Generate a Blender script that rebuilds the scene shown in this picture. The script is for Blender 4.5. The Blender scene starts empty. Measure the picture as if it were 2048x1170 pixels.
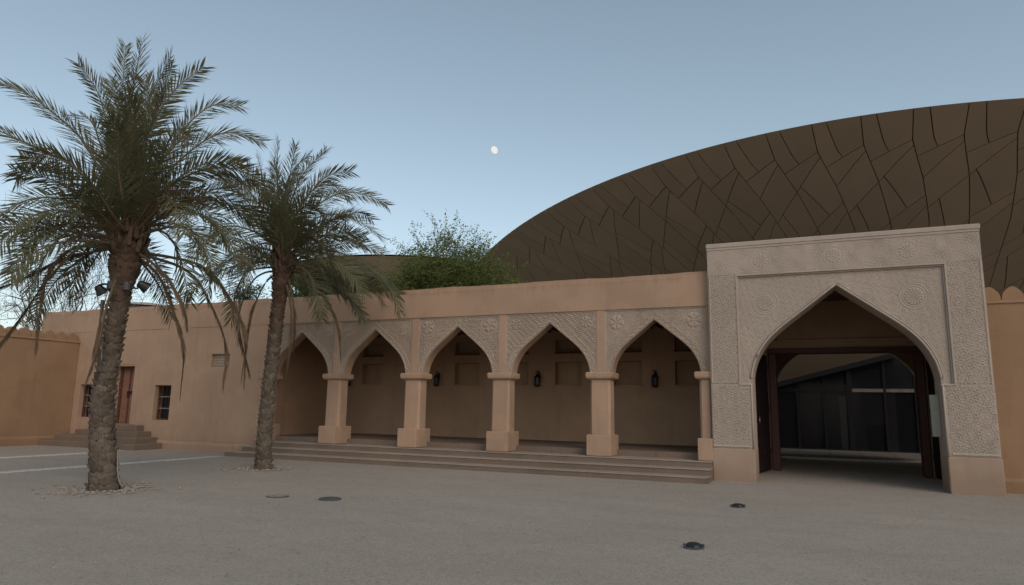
import bpy, math, random
import numpy as np
from mathutils import Vector, Matrix
rnd = random.Random(7)
nr = np.random.default_rng(7)
R = math.radians
S = bpy.context.scene
COL = S.collection

# ------------------------------------------------------------------ camera
H_EYE = 1.7
PITCH, ROLL, YAW, FPX = R(9.488), R(0.935), R(-23.911), 1365.0
fwd = Vector((math.sin(YAW)*math.cos(PITCH), math.cos(YAW)*math.cos(PITCH), math.sin(PITCH)))
r0 = Vector((math.cos(YAW), -math.sin(YAW), 0)); u0 = r0.cross(fwd)
rgt = r0*math.cos(ROLL) + u0*math.sin(ROLL); upv = rgt.cross(fwd)
cam = bpy.data.cameras.new('camera'); cam_o = bpy.data.objects.new('camera', cam); COL.objects.link(cam_o)
m = Matrix((rgt, upv, -fwd)).transposed().to_4x4(); m.translation = (0, 0, H_EYE)
cam_o.matrix_world = m
cam.sensor_width = 36.0; cam.lens = FPX/2048*36; cam.clip_end = 9000; cam.clip_start = 0.1
S.camera = cam_o

# ------------------------------------------------------------------ sky and sun (dusk, sun low behind the camera)
SUN_EL, SUN_AZ = R(38), R(134)          # azimuth clockwise from +Y (the way the gate is faced)
w = bpy.data.worlds.new('World'); S.world = w; w.use_nodes = True
nt = w.node_tree; nt.nodes.clear()
sky = nt.nodes.new('ShaderNodeTexSky'); sky.sky_type = 'NISHITA'; sky.sun_disc = False
sky.sun_elevation = SUN_EL; sky.sun_rotation = SUN_AZ
sky.air_density = 1.0; sky.dust_density = 1.6; sky.ozone_density = 0.5; sky.altitude = 0
bg = nt.nodes.new('ShaderNodeBackground'); bg.inputs[1].default_value = 0.1
hs = nt.nodes.new('ShaderNodeHueSaturation'); hs.inputs['Hue'].default_value = .479; hs.inputs['Saturation'].default_value = 0.69
ow = nt.nodes.new('ShaderNodeOutputWorld')
nt.links.new(sky.outputs[0], hs.inputs['Color']); nt.links.new(hs.outputs[0], bg.inputs[0]); nt.links.new(bg.outputs[0], ow.inputs[0])
sl = bpy.data.lights.new('sun', 'SUN'); sl.energy = 0.3; sl.angle = R(25); sl.color = (1.0, 0.86, 0.74)
so = bpy.data.objects.new('sun', sl); COL.objects.link(so)
sd = Vector((math.sin(SUN_AZ)*math.cos(SUN_EL), math.cos(SUN_AZ)*math.cos(SUN_EL), math.sin(SUN_EL)))
so.rotation_euler = sd.to_track_quat('Z', 'Y').to_euler(); so.location = (20, -40, 30)
S.view_settings.view_transform = 'Standard'; S.view_settings.look = 'None'
S.view_settings.gamma = 1; S.view_settings.use_curve_mapping = False; S.view_settings.exposure = 0.64
S.render.engine = 'CYCLES'

# ------------------------------------------------------------------ pixel helpers (a pixel is a direction; the depth is a real plane)
CAM = Vector((0, 0, H_EYE))
def ray(x, y): return rgt*(x-1024) - upv*(y-585) + fwd*FPX
def on_z(x, y, z=0.0):
    d = ray(x, y); return CAM + d*((z-H_EYE)/d.z)
def on_y(x, y, Y):
    d = ray(x, y); return CAM + d*(Y/d.y)
def on_plane(x, y, p, n):
    d = ray(x, y); return CAM + d*((p-CAM).dot(n)/d.dot(n))

# ------------------------------------------------------------------ object helpers
def tag(o, label=None, cat=None, group=None, kind=None):
    if label: o['label'] = label
    if cat: o['category'] = cat
    if group: o['group'] = group
    if kind: o['kind'] = kind
    return o
def thing(name, loc, label, cat, group=None):
    o = bpy.data.objects.new(name, None); o.empty_display_size = .2; COL.objects.link(o); o.location = loc
    return tag(o, label, cat, group)
def place(name, me, parent=None):
    o = bpy.data.objects.new(name, me); COL.objects.link(o)
    if parent is not None:
        o.parent = parent
        o.matrix_parent_inverse = world_of(parent).inverted()
    return o
def world_of(o):
    mt = Matrix.LocRotScale(o.location, o.rotation_euler, o.scale)
    if o.parent is not None: mt = world_of(o.parent) @ o.matrix_parent_inverse @ mt
    return mt
class MB:
    def __init__(s): s.v = []; s.f = []; s.mi = []
    def add(s, v, f, mi=0):
        b = len(s.v); s.v += [tuple(p) for p in v]; s.f += [tuple(i+b for i in q) for q in f]; s.mi += [mi]*len(f)
    def box(s, a, b, mi=0, bev=0.0):
        x0, y0, z0 = a; x1, y1, z1 = b
        if bev <= 0:
            s.add([(x0,y0,z0),(x1,y0,z0),(x1,y1,z0),(x0,y1,z0),(x0,y0,z1),(x1,y0,z1),(x1,y1,z1),(x0,y1,z1)],
                  [(0,3,2,1),(4,5,6,7),(0,1,5,4),(1,2,6,5),(2,3,7,6),(3,0,4,7)], mi)
        else:
            e = bev
            ring = lambda d, z: [(x0+d+e,y0+d,z),(x1-d-e,y0+d,z),(x1-d,y0+d+e,z),(x1-d,y1-d-e,z),(x1-d-e,y1-d,z),(x0+d+e,y1-d,z),(x0+d,y1-d-e,z),(x0+d,y0+d+e,z)]
            L = [ring(e, z0), ring(0, z0+e), ring(0, z1-e), ring(e, z1)]
            v = [p for l in L for p in l]; f = [tuple(range(7,-1,-1)), tuple(range(24,32))]
            for k in range(3):
                for i in range(8):
                    j = (i+1) % 8; f.append((k*8+i, k*8+j, (k+1)*8+j, (k+1)*8+i))
            s.add(v, f, mi)
    def tube(s, pts, rad, n=6, mi=0, cap=True):
        pts = [Vector(p) for p in pts]; k = len(pts); base = len(s.v)
        if not hasattr(rad, '__len__'): rad = [rad]*k
        for i, p in enumerate(pts):
            t = (pts[min(i+1,k-1)]-pts[max(i-1,0)]).normalized()
            a = t.cross(Vector((0,0,1)) if abs(t.z) < .9 else Vector((1,0,0))).normalized(); b = t.cross(a)
            for j in range(n):
                an = 2*math.pi*j/n; s.v.append(tuple(p+a*math.cos(an)*rad[i]+b*math.sin(an)*rad[i]))
        for i in range(k-1):
            for j in range(n):
                jj = (j+1) % n; s.f.append((base+i*n+j, base+i*n+jj, base+(i+1)*n+jj, base+(i+1)*n+j)); s.mi.append(mi)
        if cap:
            s.f.append(tuple(base+j for j in range(n-1,-1,-1))); s.mi.append(mi)
            s.f.append(tuple(base+(k-1)*n+j for j in range(n))); s.mi.append(mi)
    def lathe(s, prof, c=(0,0,0), n=16, mi=0):
        base = len(s.v)
        for r_, z in prof:
            for j in range(n):
                a = 2*math.pi*j/n; s.v.append((c[0]+r_*math.cos(a), c[1]+r_*math.sin(a), c[2]+z))
        for i in range(len(prof)-1):
            for j in range(n):
                jj = (j+1) % n; s.f.append((base+i*n+j, base+i*n+jj, base+(i+1)*n+jj, base+(i+1)*n+j)); s.mi.append(mi)
        s.f.append(tuple(base+j for j in range(n-1,-1,-1))); s.mi.append(mi)
        s.f.append(tuple(base+(len(prof)-1)*n+j for j in range(n))); s.mi.append(mi)
    def mesh(s, name, mats, smooth=False):
        me = bpy.data.meshes.new(name); me.from_pydata(s.v, [], s.f); me.update()
        for mt in (mats if isinstance(mats, (list, tuple)) else [mats]): me.materials.append(mt)
        if any(s.mi): me.polygons.foreach_set('material_index', s.mi)
        if smooth: me.polygons.foreach_set('use_smooth', [True]*len(me.polygons))
        return me
    def build(s, name, mats, parent=None, smooth=False): return place(name, s.mesh(name, mats, smooth), parent)

# ------------------------------------------------------------------ materials
class N:
    def __init__(s, name):
        s.m = bpy.data.materials.new(name); s.m.use_nodes = True; s.t = s.m.node_tree
        s.p = s.t.nodes['Principled BSDF']; s.out = s.t.nodes['Material Output']
        s.geo = s.t.nodes.new('ShaderNodeNewGeometry'); s.tc = s.t.nodes.new('ShaderNodeTexCoord')
    def n(s, kind, **kw):
        x = s.t.nodes.new(kind)
        for k, v in kw.items():
            if hasattr(x, k) and k not in x.inputs: setattr(x, k, v)
            else: s.set(x.inputs[k], v)
        return x
    def set(s, sock, v):
        if isinstance(v, bpy.types.NodeSocket): s.t.links.new(v, sock)
        else: sock.default_value = v
    def pos(s): return s.geo.outputs['Position']
    def noise(s, scale, detail=4, rough=.6, vec=None):
        return s.n('ShaderNodeTexNoise', Vector=vec or s.pos(), Scale=scale, Detail=detail, Roughness=rough).outputs['Fac']
    def ramp(s, fac, stops):
        x = s.n('ShaderNodeValToRGB', Fac=fac); e = x.color_ramp.elements
        while len(e) < len(stops): e.new(.5)
        for i, (p, c) in enumerate(stops):
            e[i].position = p; e[i].color = (*c, 1) if hasattr(c, '__len__') else (c, c, c, 1)
        return x.outputs['Color']
    def mix(s, fac, a, b, mode='MIX'):
        x = s.t.nodes.new('ShaderNodeMix'); x.data_type = 'RGBA'; x.blend_type = mode
        s.set(x.inputs[0], fac)
        for i, v in ((6, a), (7, b)):
            s.set(x.inputs[i], (*v, 1) if isinstance(v, tuple) and len(v) == 3 else v)
        return x.outputs[2]
    def math(s, op, a, b=0.0):
        x = s.n('ShaderNodeMath', operation=op); s.set(x.inputs[0], a); s.set(x.inputs[1], b); return x.outputs[0]
    def bump(s, h, strength=.3, dist=.01, prev=None):
        x = s.n('ShaderNodeBump', Height=h, Strength=strength, Distance=dist)
        if prev: s.t.links.new(prev, x.inputs['Normal'])
        return x.outputs[0]
    def fin(s, col, rough=.9, normal=None, spec=.2, metal=0.0):
        s.set(s.p.inputs['Base Color'], (*col, 1) if isinstance(col, tuple) else col)
        s.set(s.p.inputs['Roughness'], rough); s.p.inputs['Specular IOR Level'].default_value = spec
        s.p.inputs['Metallic'].default_value = metal
        if normal: s.t.links.new(normal, s.p.inputs['Normal'])
        return s.m
def sc(c, k): return tuple(min(1, v*k) for v in c)
def plaster(name, c, var=.16, fine=.10, stain=0.0, bs=.35, top=None):
    g = N(name)
    big = g.noise(.55, 5, .62); mid = g.noise(3.2, 6, .7); fn = g.noise(55, 3, .7)
    col = g.mix(g.ramp(big, [(.3, 0), (.72, 1)]), sc(c, 1-var), sc(c, 1+var*.6))
    col = g.mix(g.ramp(mid, [(.35, 0), (.75, .55)]), col, sc(c, .86))
    col = g.mix(g.math('MULTIPLY', g.ramp(fn, [(.35, 0), (.7, 1)]), fine*2), col, sc(c, .72))
    # rain streaks and washed-out patches with shapes of their own
    mp = g.n('ShaderNodeMapping', Vector=g.pos()); mp.inputs['Scale'].default_value = (3.0, 3.0, .28)
    st = g.noise(1.3, 5, .65, mp.outputs[0])
    col = g.mix(g.math('MULTIPLY', g.ramp(st, [(.52, 0), (.72, 1)]), .32), col, sc(c, .62))
    pt = g.noise(.85, 3, .5, g.n('ShaderNodeMapping', Vector=g.pos(), Location=(7, 3, 5)).outputs[0])
    col = g.mix(g.math('MULTIPLY', g.ramp(pt, [(.54, 0), (.57, 1)]), .2), col, sc(c, 1.18))
    ck = g.n('ShaderNodeTexVoronoi', feature='DISTANCE_TO_EDGE', Vector=g.n('ShaderNodeVectorMath', operation='ADD').outputs[0], Scale=.7)
    va = ck.inputs['Vector'].links[0].from_node; g.t.links.new(g.pos(), va.inputs[0]); cn = g.n('ShaderNodeTexNoise', Vector=g.pos(), Scale=2.5, Detail=5.0); g.t.links.new(cn.outputs['Color'], va.inputs[1])
    col = g.mix(g.math('MULTIPLY', g.ramp(ck.outputs['Distance'], [(.0, 1), (.006, 0)]), g.math('MULTIPLY', g.ramp(big, [(.5, 0), (.62, 1)]), .30)), col, sc(c, .55))
    if stain:
        sx = g.n('ShaderNodeSeparateXYZ', Vector=g.pos()).outputs['Z']
        f = g.math('ADD', sx, g.math('MULTIPLY', g.math('SUBTRACT', mid, .5), 1.1))
        f = g.ramp(g.math('MULTIPLY', f, 1.0), [(.12, stain), (.62, 0)])
        col = g.mix(f, col, (c[0]*.62, c[1]*.60, c[2]*.60))
    if top:   # rain-worn, lichen-darkened band under a wall top, with a ragged lower edge
        sz = g.n('ShaderNodeSeparateXYZ', Vector=g.pos()).outputs['Z']
        f = g.math('ADD', g.math('SUBTRACT', sz, top-.5), g.math('MULTIPLY', g.math('SUBTRACT', st, .5), .9))
        col = g.mix(g.ramp(f, [(.26, 0), (.44, .55)]), col, (c[0]*.72, c[1]*.66, c[2]*.60))
    nb = g.bump(fn, bs, .004); nb = g.bump(mid, bs, .02, nb)
    return g.fin(col, .93, nb, .15)
M = {}
M['plaster'] = plaster('plaster_pink', (.392, .262, .177), stain=.45)
M['parapet'] = plaster('plaster_parapet', (.392, .262, .177), top=5.25)
M['orange'] = plaster('plaster_ochre', (.29, .181, .105), stain=.4)
M['inner'] = plaster('plaster_inner', (.38, .25, .16))
M['stucco'] = plaster('stucco_carved', (.385, .302, .235), var=.10, fine=.2, bs=.5)
M['stucco2'] = plaster('stucco_gate', (.412, .332, .268), var=.12, fine=.2, bs=.5)
M['plinth'] = plaster('plinth_plaster', (.365, .262, .188), var=.2, stain=.5)
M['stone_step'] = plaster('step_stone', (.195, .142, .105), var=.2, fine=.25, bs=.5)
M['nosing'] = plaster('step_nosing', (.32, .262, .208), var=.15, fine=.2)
def ground_mat():
    g = N('gravel')
    v = g.n('ShaderNodeTexVoronoi', Vector=g.pos(), Scale=34.0); v2 = g.n('ShaderNodeTexVoronoi', Vector=g.pos(), Scale=95.0)
    big = g.noise(.22, 6, .6); mid = g.noise(2.2, 6, .68); fn = g.noise(120, 2, .6)
    mp = g.n('ShaderNodeMapping', Vector=g.pos()); mp.inputs['Scale'].default_value = (.35, 1.2, 1); mp.inputs['Rotation'].default_value = (0, 0, R(20))
    tr = g.noise(1.1, 6, .66, mp.outputs[0])
    col = g.mix(g.ramp(big, [(.3, 0), (.7, 1)]), (.285, .243, .192), (.41, .354, .288))
    col = g.mix(g.math('MULTIPLY', g.ramp(tr, [(.45, 0), (.66, 1)]), .65), col, (.265, .222, .174))
    col = g.mix(g.math('MULTIPLY', g.ramp(mid, [(.5, 0), (.72, 1)]), .55), col, (.24, .204, .16))
    bw = g.n('ShaderNodeRGBToBW', Color=v2.outputs['Color']).outputs[0]
    col = g.mix(.55, col, g.ramp(bw, [(.1, (.20, .17, .135)), (.5, (.34, .291, .233)), (.9, (.46, .405, .335))]))
    bw1 = g.n('ShaderNodeRGBToBW', Color=v.outputs['Color']).outputs[0]
    col = g.mix(g.ramp(bw1, [(.80, 0), (.86, .55)]), col, (.20, .175, .15))
    nb = g.bump(v2.outputs['Distance'], .55, .010); nb = g.bump(mid, .6, .05, nb); nb = g.bump(fn, .3, .003, nb)
    return g.fin(col, .95, nb, .12)
M['ground'] = ground_mat()
def simple(name, c, rough=.8, var=.2, scale=6, bump=.2, spec=.2, metal=0.0, trans=0.0):
    g = N(name); nz = g.noise(scale, 5, .65)
    col = g.mix(g.ramp(nz, [(.3, 0), (.7, 1)]), sc(c, 1-var), sc(c, 1+var))
    return g.fin(col, rough, g.bump(nz, bump, .01) if bump else None, spec, metal)
M['edging'] = simple('edging_stone', (.46, .43, .39), scale=12)
M['darkwood'] = simple('dark_red_timber', (.060, .020, .015), .55, .3, 14, .3, .3)
M['blackwood'] = simple('aged_door_timber', (.018, .011, .010), .6, .4, 10, .3, .25)
M['doorwood'] = simple('door_timber', (.22, .105, .07), .7, .3, 16, .3)
M['doorwood2'] = simple('door_timber_dark', (.10, .05, .035), .7, .3, 16, .3)
M['bar'] = simple('grey_bars', (.16, .14, .12), .6, .2, 20, 0)
M['darkroom'] = simple('dark_room_fill', (.022, .017, .015), .7, .3, 8, .1)  # near-black colour standing in for the unlit rooms behind openings
M['black'] = simple('black_metal', (.012, .012, .013), .45, .3, 30, .1, .4)
M['lampglass'] = simple('smoked_lamp_glass', (.03, .03, .035), .45, .2, 10, 0, .6)
M['steel'] = simple('dull_steel', (.22, .22, .22), .4, .3, 30, .1, .5, .8)
M['lid'] = simple('cast_cover', (.075, .075, .08), .6, .3, 40, .3)
M['board'] = simple('pale_board', (.30, .29, .24), .6, .06, 4, 0)
M['panel'] = None
def panel_mat():
    g = N('sand_concrete_panel')
    oi = g.n('ShaderNodeObjectInfo')
    nz = g.noise(.8, 6, .6); fn = g.noise(22, 3, .7)
    c = (.31, .238, .168)
    col = g.mix(oi.outputs['Random'], sc(c, .93), sc(c, 1.05))
    col = g.mix(g.ramp(nz, [(.3, 0), (.75, .4)]), col, sc(c, .76))
    return g.fin(col, .85, g.bump(fn, .2, .01), .2)
M['panel'] = panel_mat()
M['joint'] = simple('joint_backing', (.085, .068, .052), .95, .2, 3, 0)
M['topskin'] = simple('disc_upper_skin', (.34, .285, .235), .85, .15, 2, .1)
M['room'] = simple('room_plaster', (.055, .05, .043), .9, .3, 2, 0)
M['kerb'] = simple('kerb_stone', (.13, .107, .086), .9, .2, 5, .2)
M['mullion'] = simple('dark_mullion', (.010, .009, .009), .8, .2, 10, 0, .15)
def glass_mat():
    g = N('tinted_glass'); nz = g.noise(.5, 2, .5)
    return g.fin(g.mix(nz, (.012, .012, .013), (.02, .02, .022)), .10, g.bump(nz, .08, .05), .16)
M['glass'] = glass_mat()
gm = M['glass'].node_tree; gtr = gm.nodes.new('ShaderNodeBsdfTransparent'); gtr.inputs[0].default_value = (.75, .76, .76, 1); gmx = gm.nodes.new('ShaderNodeMixShader'); gmx.inputs[0].default_value = .6
gm.links.new(gm.nodes['Principled BSDF'].outputs[0], gmx.inputs[1]); gm.links.new(gtr.outputs[0], gmx.inputs[2]); gm.links.new(gmx.outputs[0], gm.nodes['Material Output'].inputs[0])
def foliage(name, c1, c2, c3=None, trans=.25):
    g = N(name); oi = g.n('ShaderNodeObjectInfo'); nz = g.noise(1.7, 4, .6); n2 = g.noise(11, 2, .5)
    col = g.mix(g.ramp(nz, [(.35, 0), (.68, 1)]), c1, c2)
    col = g.mix(g.math('MULTIPLY', n2, .6), col, c3 or sc(c2, 1.4))
    col = g.mix(g.math('MULTIPLY', oi.outputs['Random'], .35), col, sc(c1, .6))
    g.fin(col, .6, None, .25)
    tr = g.n('ShaderNodeBsdfTranslucent'); g.set(tr.inputs['Color'], col)
    mx = g.n('ShaderNodeMixShader'); mx.inputs[0].default_value = trans
    g.t.links.new(g.p.outputs[0], mx.inputs[1]); g.t.links.new(tr.outputs[0], mx.inputs[2]); g.t.links.new(mx.outputs[0], g.out.inputs[0])
    return g.m
M['frond'] = foliage('date_frond_green', (.070, .076, .034), (.125, .120, .058), (.17, .155, .085))
M['dry'] = foliage('date_frond_dry', (.115, .072, .042), (.16, .105, .062), (.19, .13, .08), .15)
M['rachis'] = simple('frond_rachis', (.105, .082, .048), .6, .25, 5, 0)
M['leaf'] = foliage('leaf_green', (.12, .15, .038), (.175, .205, .055), (.22, .245, .085), .45)
M['leafdark'] = foliage('leaf_dark', (.05, .072, .026), (.08, .105, .036), None, .3)
M['leafgrey'] = foliage('leaf_grey', (.11, .10, .075), (.15, .135, .10), None, .2)
M['bark'] = simple('bark', (.075, .058, .045), .9, .35, 9, .5)
def boot_mat():
    g = N('palm_boot'); oi = g.n('ShaderNodeObjectInfo')
    mp = g.n('ShaderNodeMapping', Vector=g.pos()); mp.inputs['Scale'].default_value = (9, 9, 2.2)
    nz = g.noise(3.2, 6, .7, mp.outputs[0])
    sz = g.n('ShaderNodeSeparateXYZ', Vector=g.pos()).outputs['Z']
    low = g.mix(oi.outputs['Random'], (.125, .098, .072), (.205, .168, .125))
    high = g.mix(oi.outputs['Random'], (.085, .052, .036), (.14, .09, .062))
    c = g.mix(g.ramp(g.math('MULTIPLY', g.math('ADD', sz, g.math('MULTIPLY', nz, .8)), .125), [(.36, 0), (.60, 1)]), low, high)
    c = g.mix(g.ramp(nz, [(.35, 0), (.7, .65)]), c, (.06, .045, .036))
    return g.fin(c, .95, g.bump(nz, .7, .015), .1)
M['boot'] = boot_mat()
M['fibre'] = simple('trunk_fibre', (.07, .05, .038), .95, .4, 18, .6)
M['grit'] = simple('gravel_grit', (.265, .228, .182), .95, .25, 9, .2)
M['pebble'] = simple('pebble', (.255, .215, .172), .9, .35, 9, .3)
M['cable'] = simple('pale_cable', (.22, .20, .17), .6, .1, 4, 0)
mm = N('moon_light'); em = mm.n('ShaderNodeEmission'); 
mz = mm.ramp(mm.noise(.11, 4, .6), [(.4, 0), (.6, 1)]); mm.set(em.inputs['Color'], mm.mix(mz, (.86, .80, .70), (1.0, .98, .92))); em.inputs['Strength'].default_value = .60
mm.t.links.new(em.outputs[0], mm.out.inputs[0]); M['moon'] = mm.m

# ================================================================== SETTING
mb = MB()
n = 40
gx = np.concatenate([np.linspace(-400, -60, 6), np.linspace(-50, 30, 60), np.linspace(45, 400, 6)])
gy = np.concatenate([np.linspace(-120, -5, 5), np.linspace(-2, 40, 40), np.linspace(55, 500, 7)])
for y in gy:
    for x in gx:
        near = 1.0 if (-30 < x < 12 and -3 < y < 16) else 0.0
        z = .012*math.sin(x*1.3+y*.7)*math.cos(y*.9-x*.4)*near
        mb.v.append((x, y, z-.012*near))
nx = len(gx)
for j in range(len(gy)-1):
    for i in range(nx-1):
        mb.f.append((j*nx+i, j*nx+i+1, (j+1)*nx+i+1, (j+1)*nx+i)); mb.mi.append(0)
tag(mb.build('ground', M['ground'], smooth=True), 'pale grey compacted gravel courtyard', kind='structure')
# flush edging stones that cross the yard
for x0, y0, y1, lab in ((-17.42, 6.0, 16.6, 'pale flush edging strip running from the arcade steps'), (-21.7, 6.0, 16.4, 'farther pale flush edging strip in the gravel')):
    st = thing('ground_edging', (x0, y0, 0), lab, 'edging'); del st['category']; st['kind'] = 'structure'
    y = y0
    while y < y1:
        L = rnd.uniform(.8, 1.1); b = MB(); b.box((x0-.13+rnd.uniform(-.01, .01), y, -.05), (x0+.13, min(y+L, y1)-.015, .008+rnd.uniform(0, .006)), bev=.006)
        b.build('edging_stone', M['edging'], st); y += L
# loose gravel: too many to count
def pebbles(name, pts, rmin, rmax, mat, flat=.55):
    b = MB()
    for (x, y, z) in pts:
        r_ = rnd.uniform(rmin, rmax); a0 = rnd.random()*6.28; k = 6
        v = [(x, y, z+r_*flat*rnd.uniform(.8, 1.2))]
        for q, (rr, zz) in enumerate(((.72, .42), (1.0, 0.0))):
            for i in range(k):
                a = a0+i*2*math.pi/k; q2 = rr*r_*rnd.uniform(.75, 1.2); v.append((x+q2*math.cos(a), y+q2*math.sin(a)*.8, z+zz*r_*flat-.002))
        f = [(0, 1+i, 1+(i+1) % k) for i in range(k)] + [(1+i, 7+i, 7+(i+1) % k, 1+(i+1) % k) for i in range(k)]
        b.add(v, f)
    return b.mesh(name, mat)
pts = []
for _ in range(5200):
    y = 3.2+15*rnd.random()**1.5; x = rnd.uniform(-y*1.75-1, y*.30+1.2)
    if -17 < x < 3.6 and y > 16.4 or y > 17.5: continue
    pts.append((x, y, -.012))
tag(place('loose_gravel', pebbles('loose_gravel', pts, .006, .02, M['grit'])), 'scattered loose gravel over the courtyard', 'gravel', kind='stuff')

b = MB()
for _ in range(240):
    if rnd.random() < .55: c_ = rnd.choice(((-12.77, 9.38, 1.6), (-13.52, 14.39, 1.3))); x, y = rnd.gauss(c_[0], c_[2]), rnd.gauss(c_[1], c_[2])
    else: y = rnd.uniform(3.5, 16); x = rnd.uniform(-y*1.6, y*.3)
    if y > 16.4 or y < 3: continue
    a = rnd.random()*6.28; L = rnd.uniform(.015, .06); w_ = rnd.uniform(.004, .012); dx, dy = math.cos(a), math.sin(a); z0 = .006
    b.add([(x-dx*L, y-dy*L, z0), (x+dy*w_, y-dx*w_, z0+.006), (x+dx*L, y+dy*L, z0+rnd.uniform(0, .02)), (x-dy*w_, y+dx*w_, z0+.004)], [(0, 1, 2, 3)])
tag(b.build('leaf_litter', M['dry']), 'dry brown leaf litter scattered on the gravel', 'leaf litter', kind='stuff')

# ================================================================== ARCH GEOMETRY
CURVE = [(1, 0), (.985, .09), (.948, .2), (.884, .315), (.79, .43), (.68, .527), (.56, .615), (.4, .725), (.2, .862), (0, 1)]
def arch_half(half, z0, rise, n=40):
    P = [np.array(p) for p in [(1.0, -.09)]+CURVE]; out = []
    for i in range(1, len(P)-1):
        a, b, c, d = P[i-1], P[i], P[i+1], P[i+2] if i+2 < len(P) else P[i+1]*2-P[i]
        k = max(2, n//9)
        for t in np.arange(k)/k:
            out.append(.5*((2*b)+(-a+c)*t+(2*a-5*b+4*c-d)*t*t+(-a+3*b-3*c+d)*t**3))
    out.append(P[-1]); o = np.array(out); return np.c_[o[:, 0]*half, z0+o[:, 1]*rise]
def arch_wall(b, cx, half, z0, rise, x0, x1, ztop, yf, yb, mi=0):
    """solid wall over an arch between x0..x1, springing z0, front yf, back yb"""
    h = arch_half(half, z0, rise); full = [(cx-p[0], p[1]) for p in h]+[(cx+p[0], p[1]) for p in h[-2::-1]]
    full = [(x0, z0)]+full+[(x1, z0)]
    v = []
    for x, z in full: v += [(x, yf, z), (x, yb, z), (x, yf, ztop), (x, yb, ztop)]
    f = []
    for i in range(len(full)-1):
        a = i*4; c = a+4
        f += [(a, c, c+2, a+2), (c+1, a+1, a+3, c+3), (a+1, c+1, c, a), (a+2, c+2, c+3, a+3)]
    e = (len(full)-1)*4; f += [(1, 0, 2, 3), (e, e+1, e+3, e+2)]
    b.add(v, f, mi)
def seg_dist(px, pz, poly):
    d = np.full(px.shape, 1e9)
    for (ax, az), (bx, bz) in zip(poly[:-1], poly[1:]):
        L2 = (bx-ax)**2+(bz-az)**2+1e-12; t = np.clip(((px-ax)*(bx-ax)+(pz-az)*(bz-az))/L2, 0, 1)
        d = np.minimum(d, np.hypot(px-ax-t*(bx-ax), pz-az-t*(bz-az)))
    return d
def inside_arch(px, pz, cx, half, z0, rise):
    h = arch_half(half, z0, rise); zz = np.interp(np.abs(px-cx), h[::-1, 0], h[::-1, 1], left=None, right=-1e9)
    return (pz < zz)
def relief(name, x0, x1, z0, z1, y, hf, step, mat, parent, mask=None, depth=.02, lab=None):
    """real carved relief: a fine height grid standing proud of the wall face y"""
    xs = np.linspace(x0, x1, max(3, int((x1-x0)/step)+1)); zs = np.linspace(z0, z1, max(3, int((z1-z0)/step)+1))
    X, Z = np.meshgrid(xs, zs); Hh = hf(X, Z)*depth; ok = np.ones(X.shape, bool) if mask is None else mask(X, Z)
    idx = np.full(X.shape, -1); idx[ok] = np.arange(ok.sum())
    V = np.c_[X[ok], (y-.004-Hh[ok]), Z[ok]]
    a, b, c, d = idx[:-1, :-1], idx[:-1, 1:], idx[1:, 1:], idx[1:, :-1]
    g = (a >= 0) & (b >= 0) & (c >= 0) & (d >= 0); F = np.c_[a[g], b[g], c[g], d[g]]
    me = bpy.data.meshes.new(name); me.vertices.add(len(V)); me.vertices.foreach_set('co', V.ravel())
    me.loops.add(F.size); me.loops.foreach_set('vertex_index', F.ravel().astype(np.int32))
    me.polygons.add(len(F)); me.polygons.foreach_set('loop_start', np.arange(0, F.size, 4, dtype=np.int32))
    me.update(calc_edges=True); me.validate(); me.materials.append(mat)
    o = place(name, me, parent)
    if lab: o['label'] = lab
    return o
sm = lambda e0, e1, x: np.clip((x-e0)/(e1-e0), 0, 1)**2*(3-2*np.clip((x-e0)/(e1-e0), 0, 1))
def waves(x, z, k, nf, ph=0.0):
    s = 0
    for i in range(nf):
        a = math.pi*i/nf+ph; s = s+np.cos(k*(x*math.cos(a)+z*math.sin(a)))
    return s
def star6(x, z, T): s = waves(x, z, 2*math.pi/T, 3, .26); return 1-sm(.12, .42, np.abs(s-.25))
def quasi8(x, z, T): s = waves(x, z, 2*math.pi/T, 4); return 1-sm(.2, .6, np.abs(s-.2))
def fret(x, z, T): s = np.sin(2*math.pi*x/T)*np.sin(2*math.pi*z/T); return sm(-.25, .15, s*np.sign(np.sin(math.pi*(x+z)/T*1.0)+.3))
def swirl(x, z, T):
    w_ = .35*np.sin(x*9+1.3*np.sin(z*7))+.35*np.cos(z*11+1.1*np.sin(x*8)); s = np.cos(2*math.pi*(x+w_*.09)/T)*np.cos(2*math.pi*(z-w_*.11)/T)+.5*np.cos(2*math.pi*np.hypot(x, z)/T)
    return 1-sm(.1, .45, np.abs(s-.1))
def rosette(h, x, z, cx, cz, r_, npet, ring=1.35):
    dx, dz = x-cx, z-cz; d = np.hypot(dx, dz)/r_; th = np.arctan2(dz, dx)
    pet = np.where(d < 1, sm(.15, .5, np.abs(np.cos(th*npet/2)))*sm(.06, .14, d)*(1-sm(.86, .98, d))+(d < .1), 0)
    rg = np.exp(-((d-1.08)/.045)**2)+np.exp(-((d-ring)/.04)**2)
    inner = sm(1.04, .98, d) if False else (d < 1.03)
    h = np.where(inner, pet*1.25, h); return np.where((d >= 1.03) & (d < ring+.1), np.maximum(h*.45*(d > 1.16), rg), h)
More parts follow.
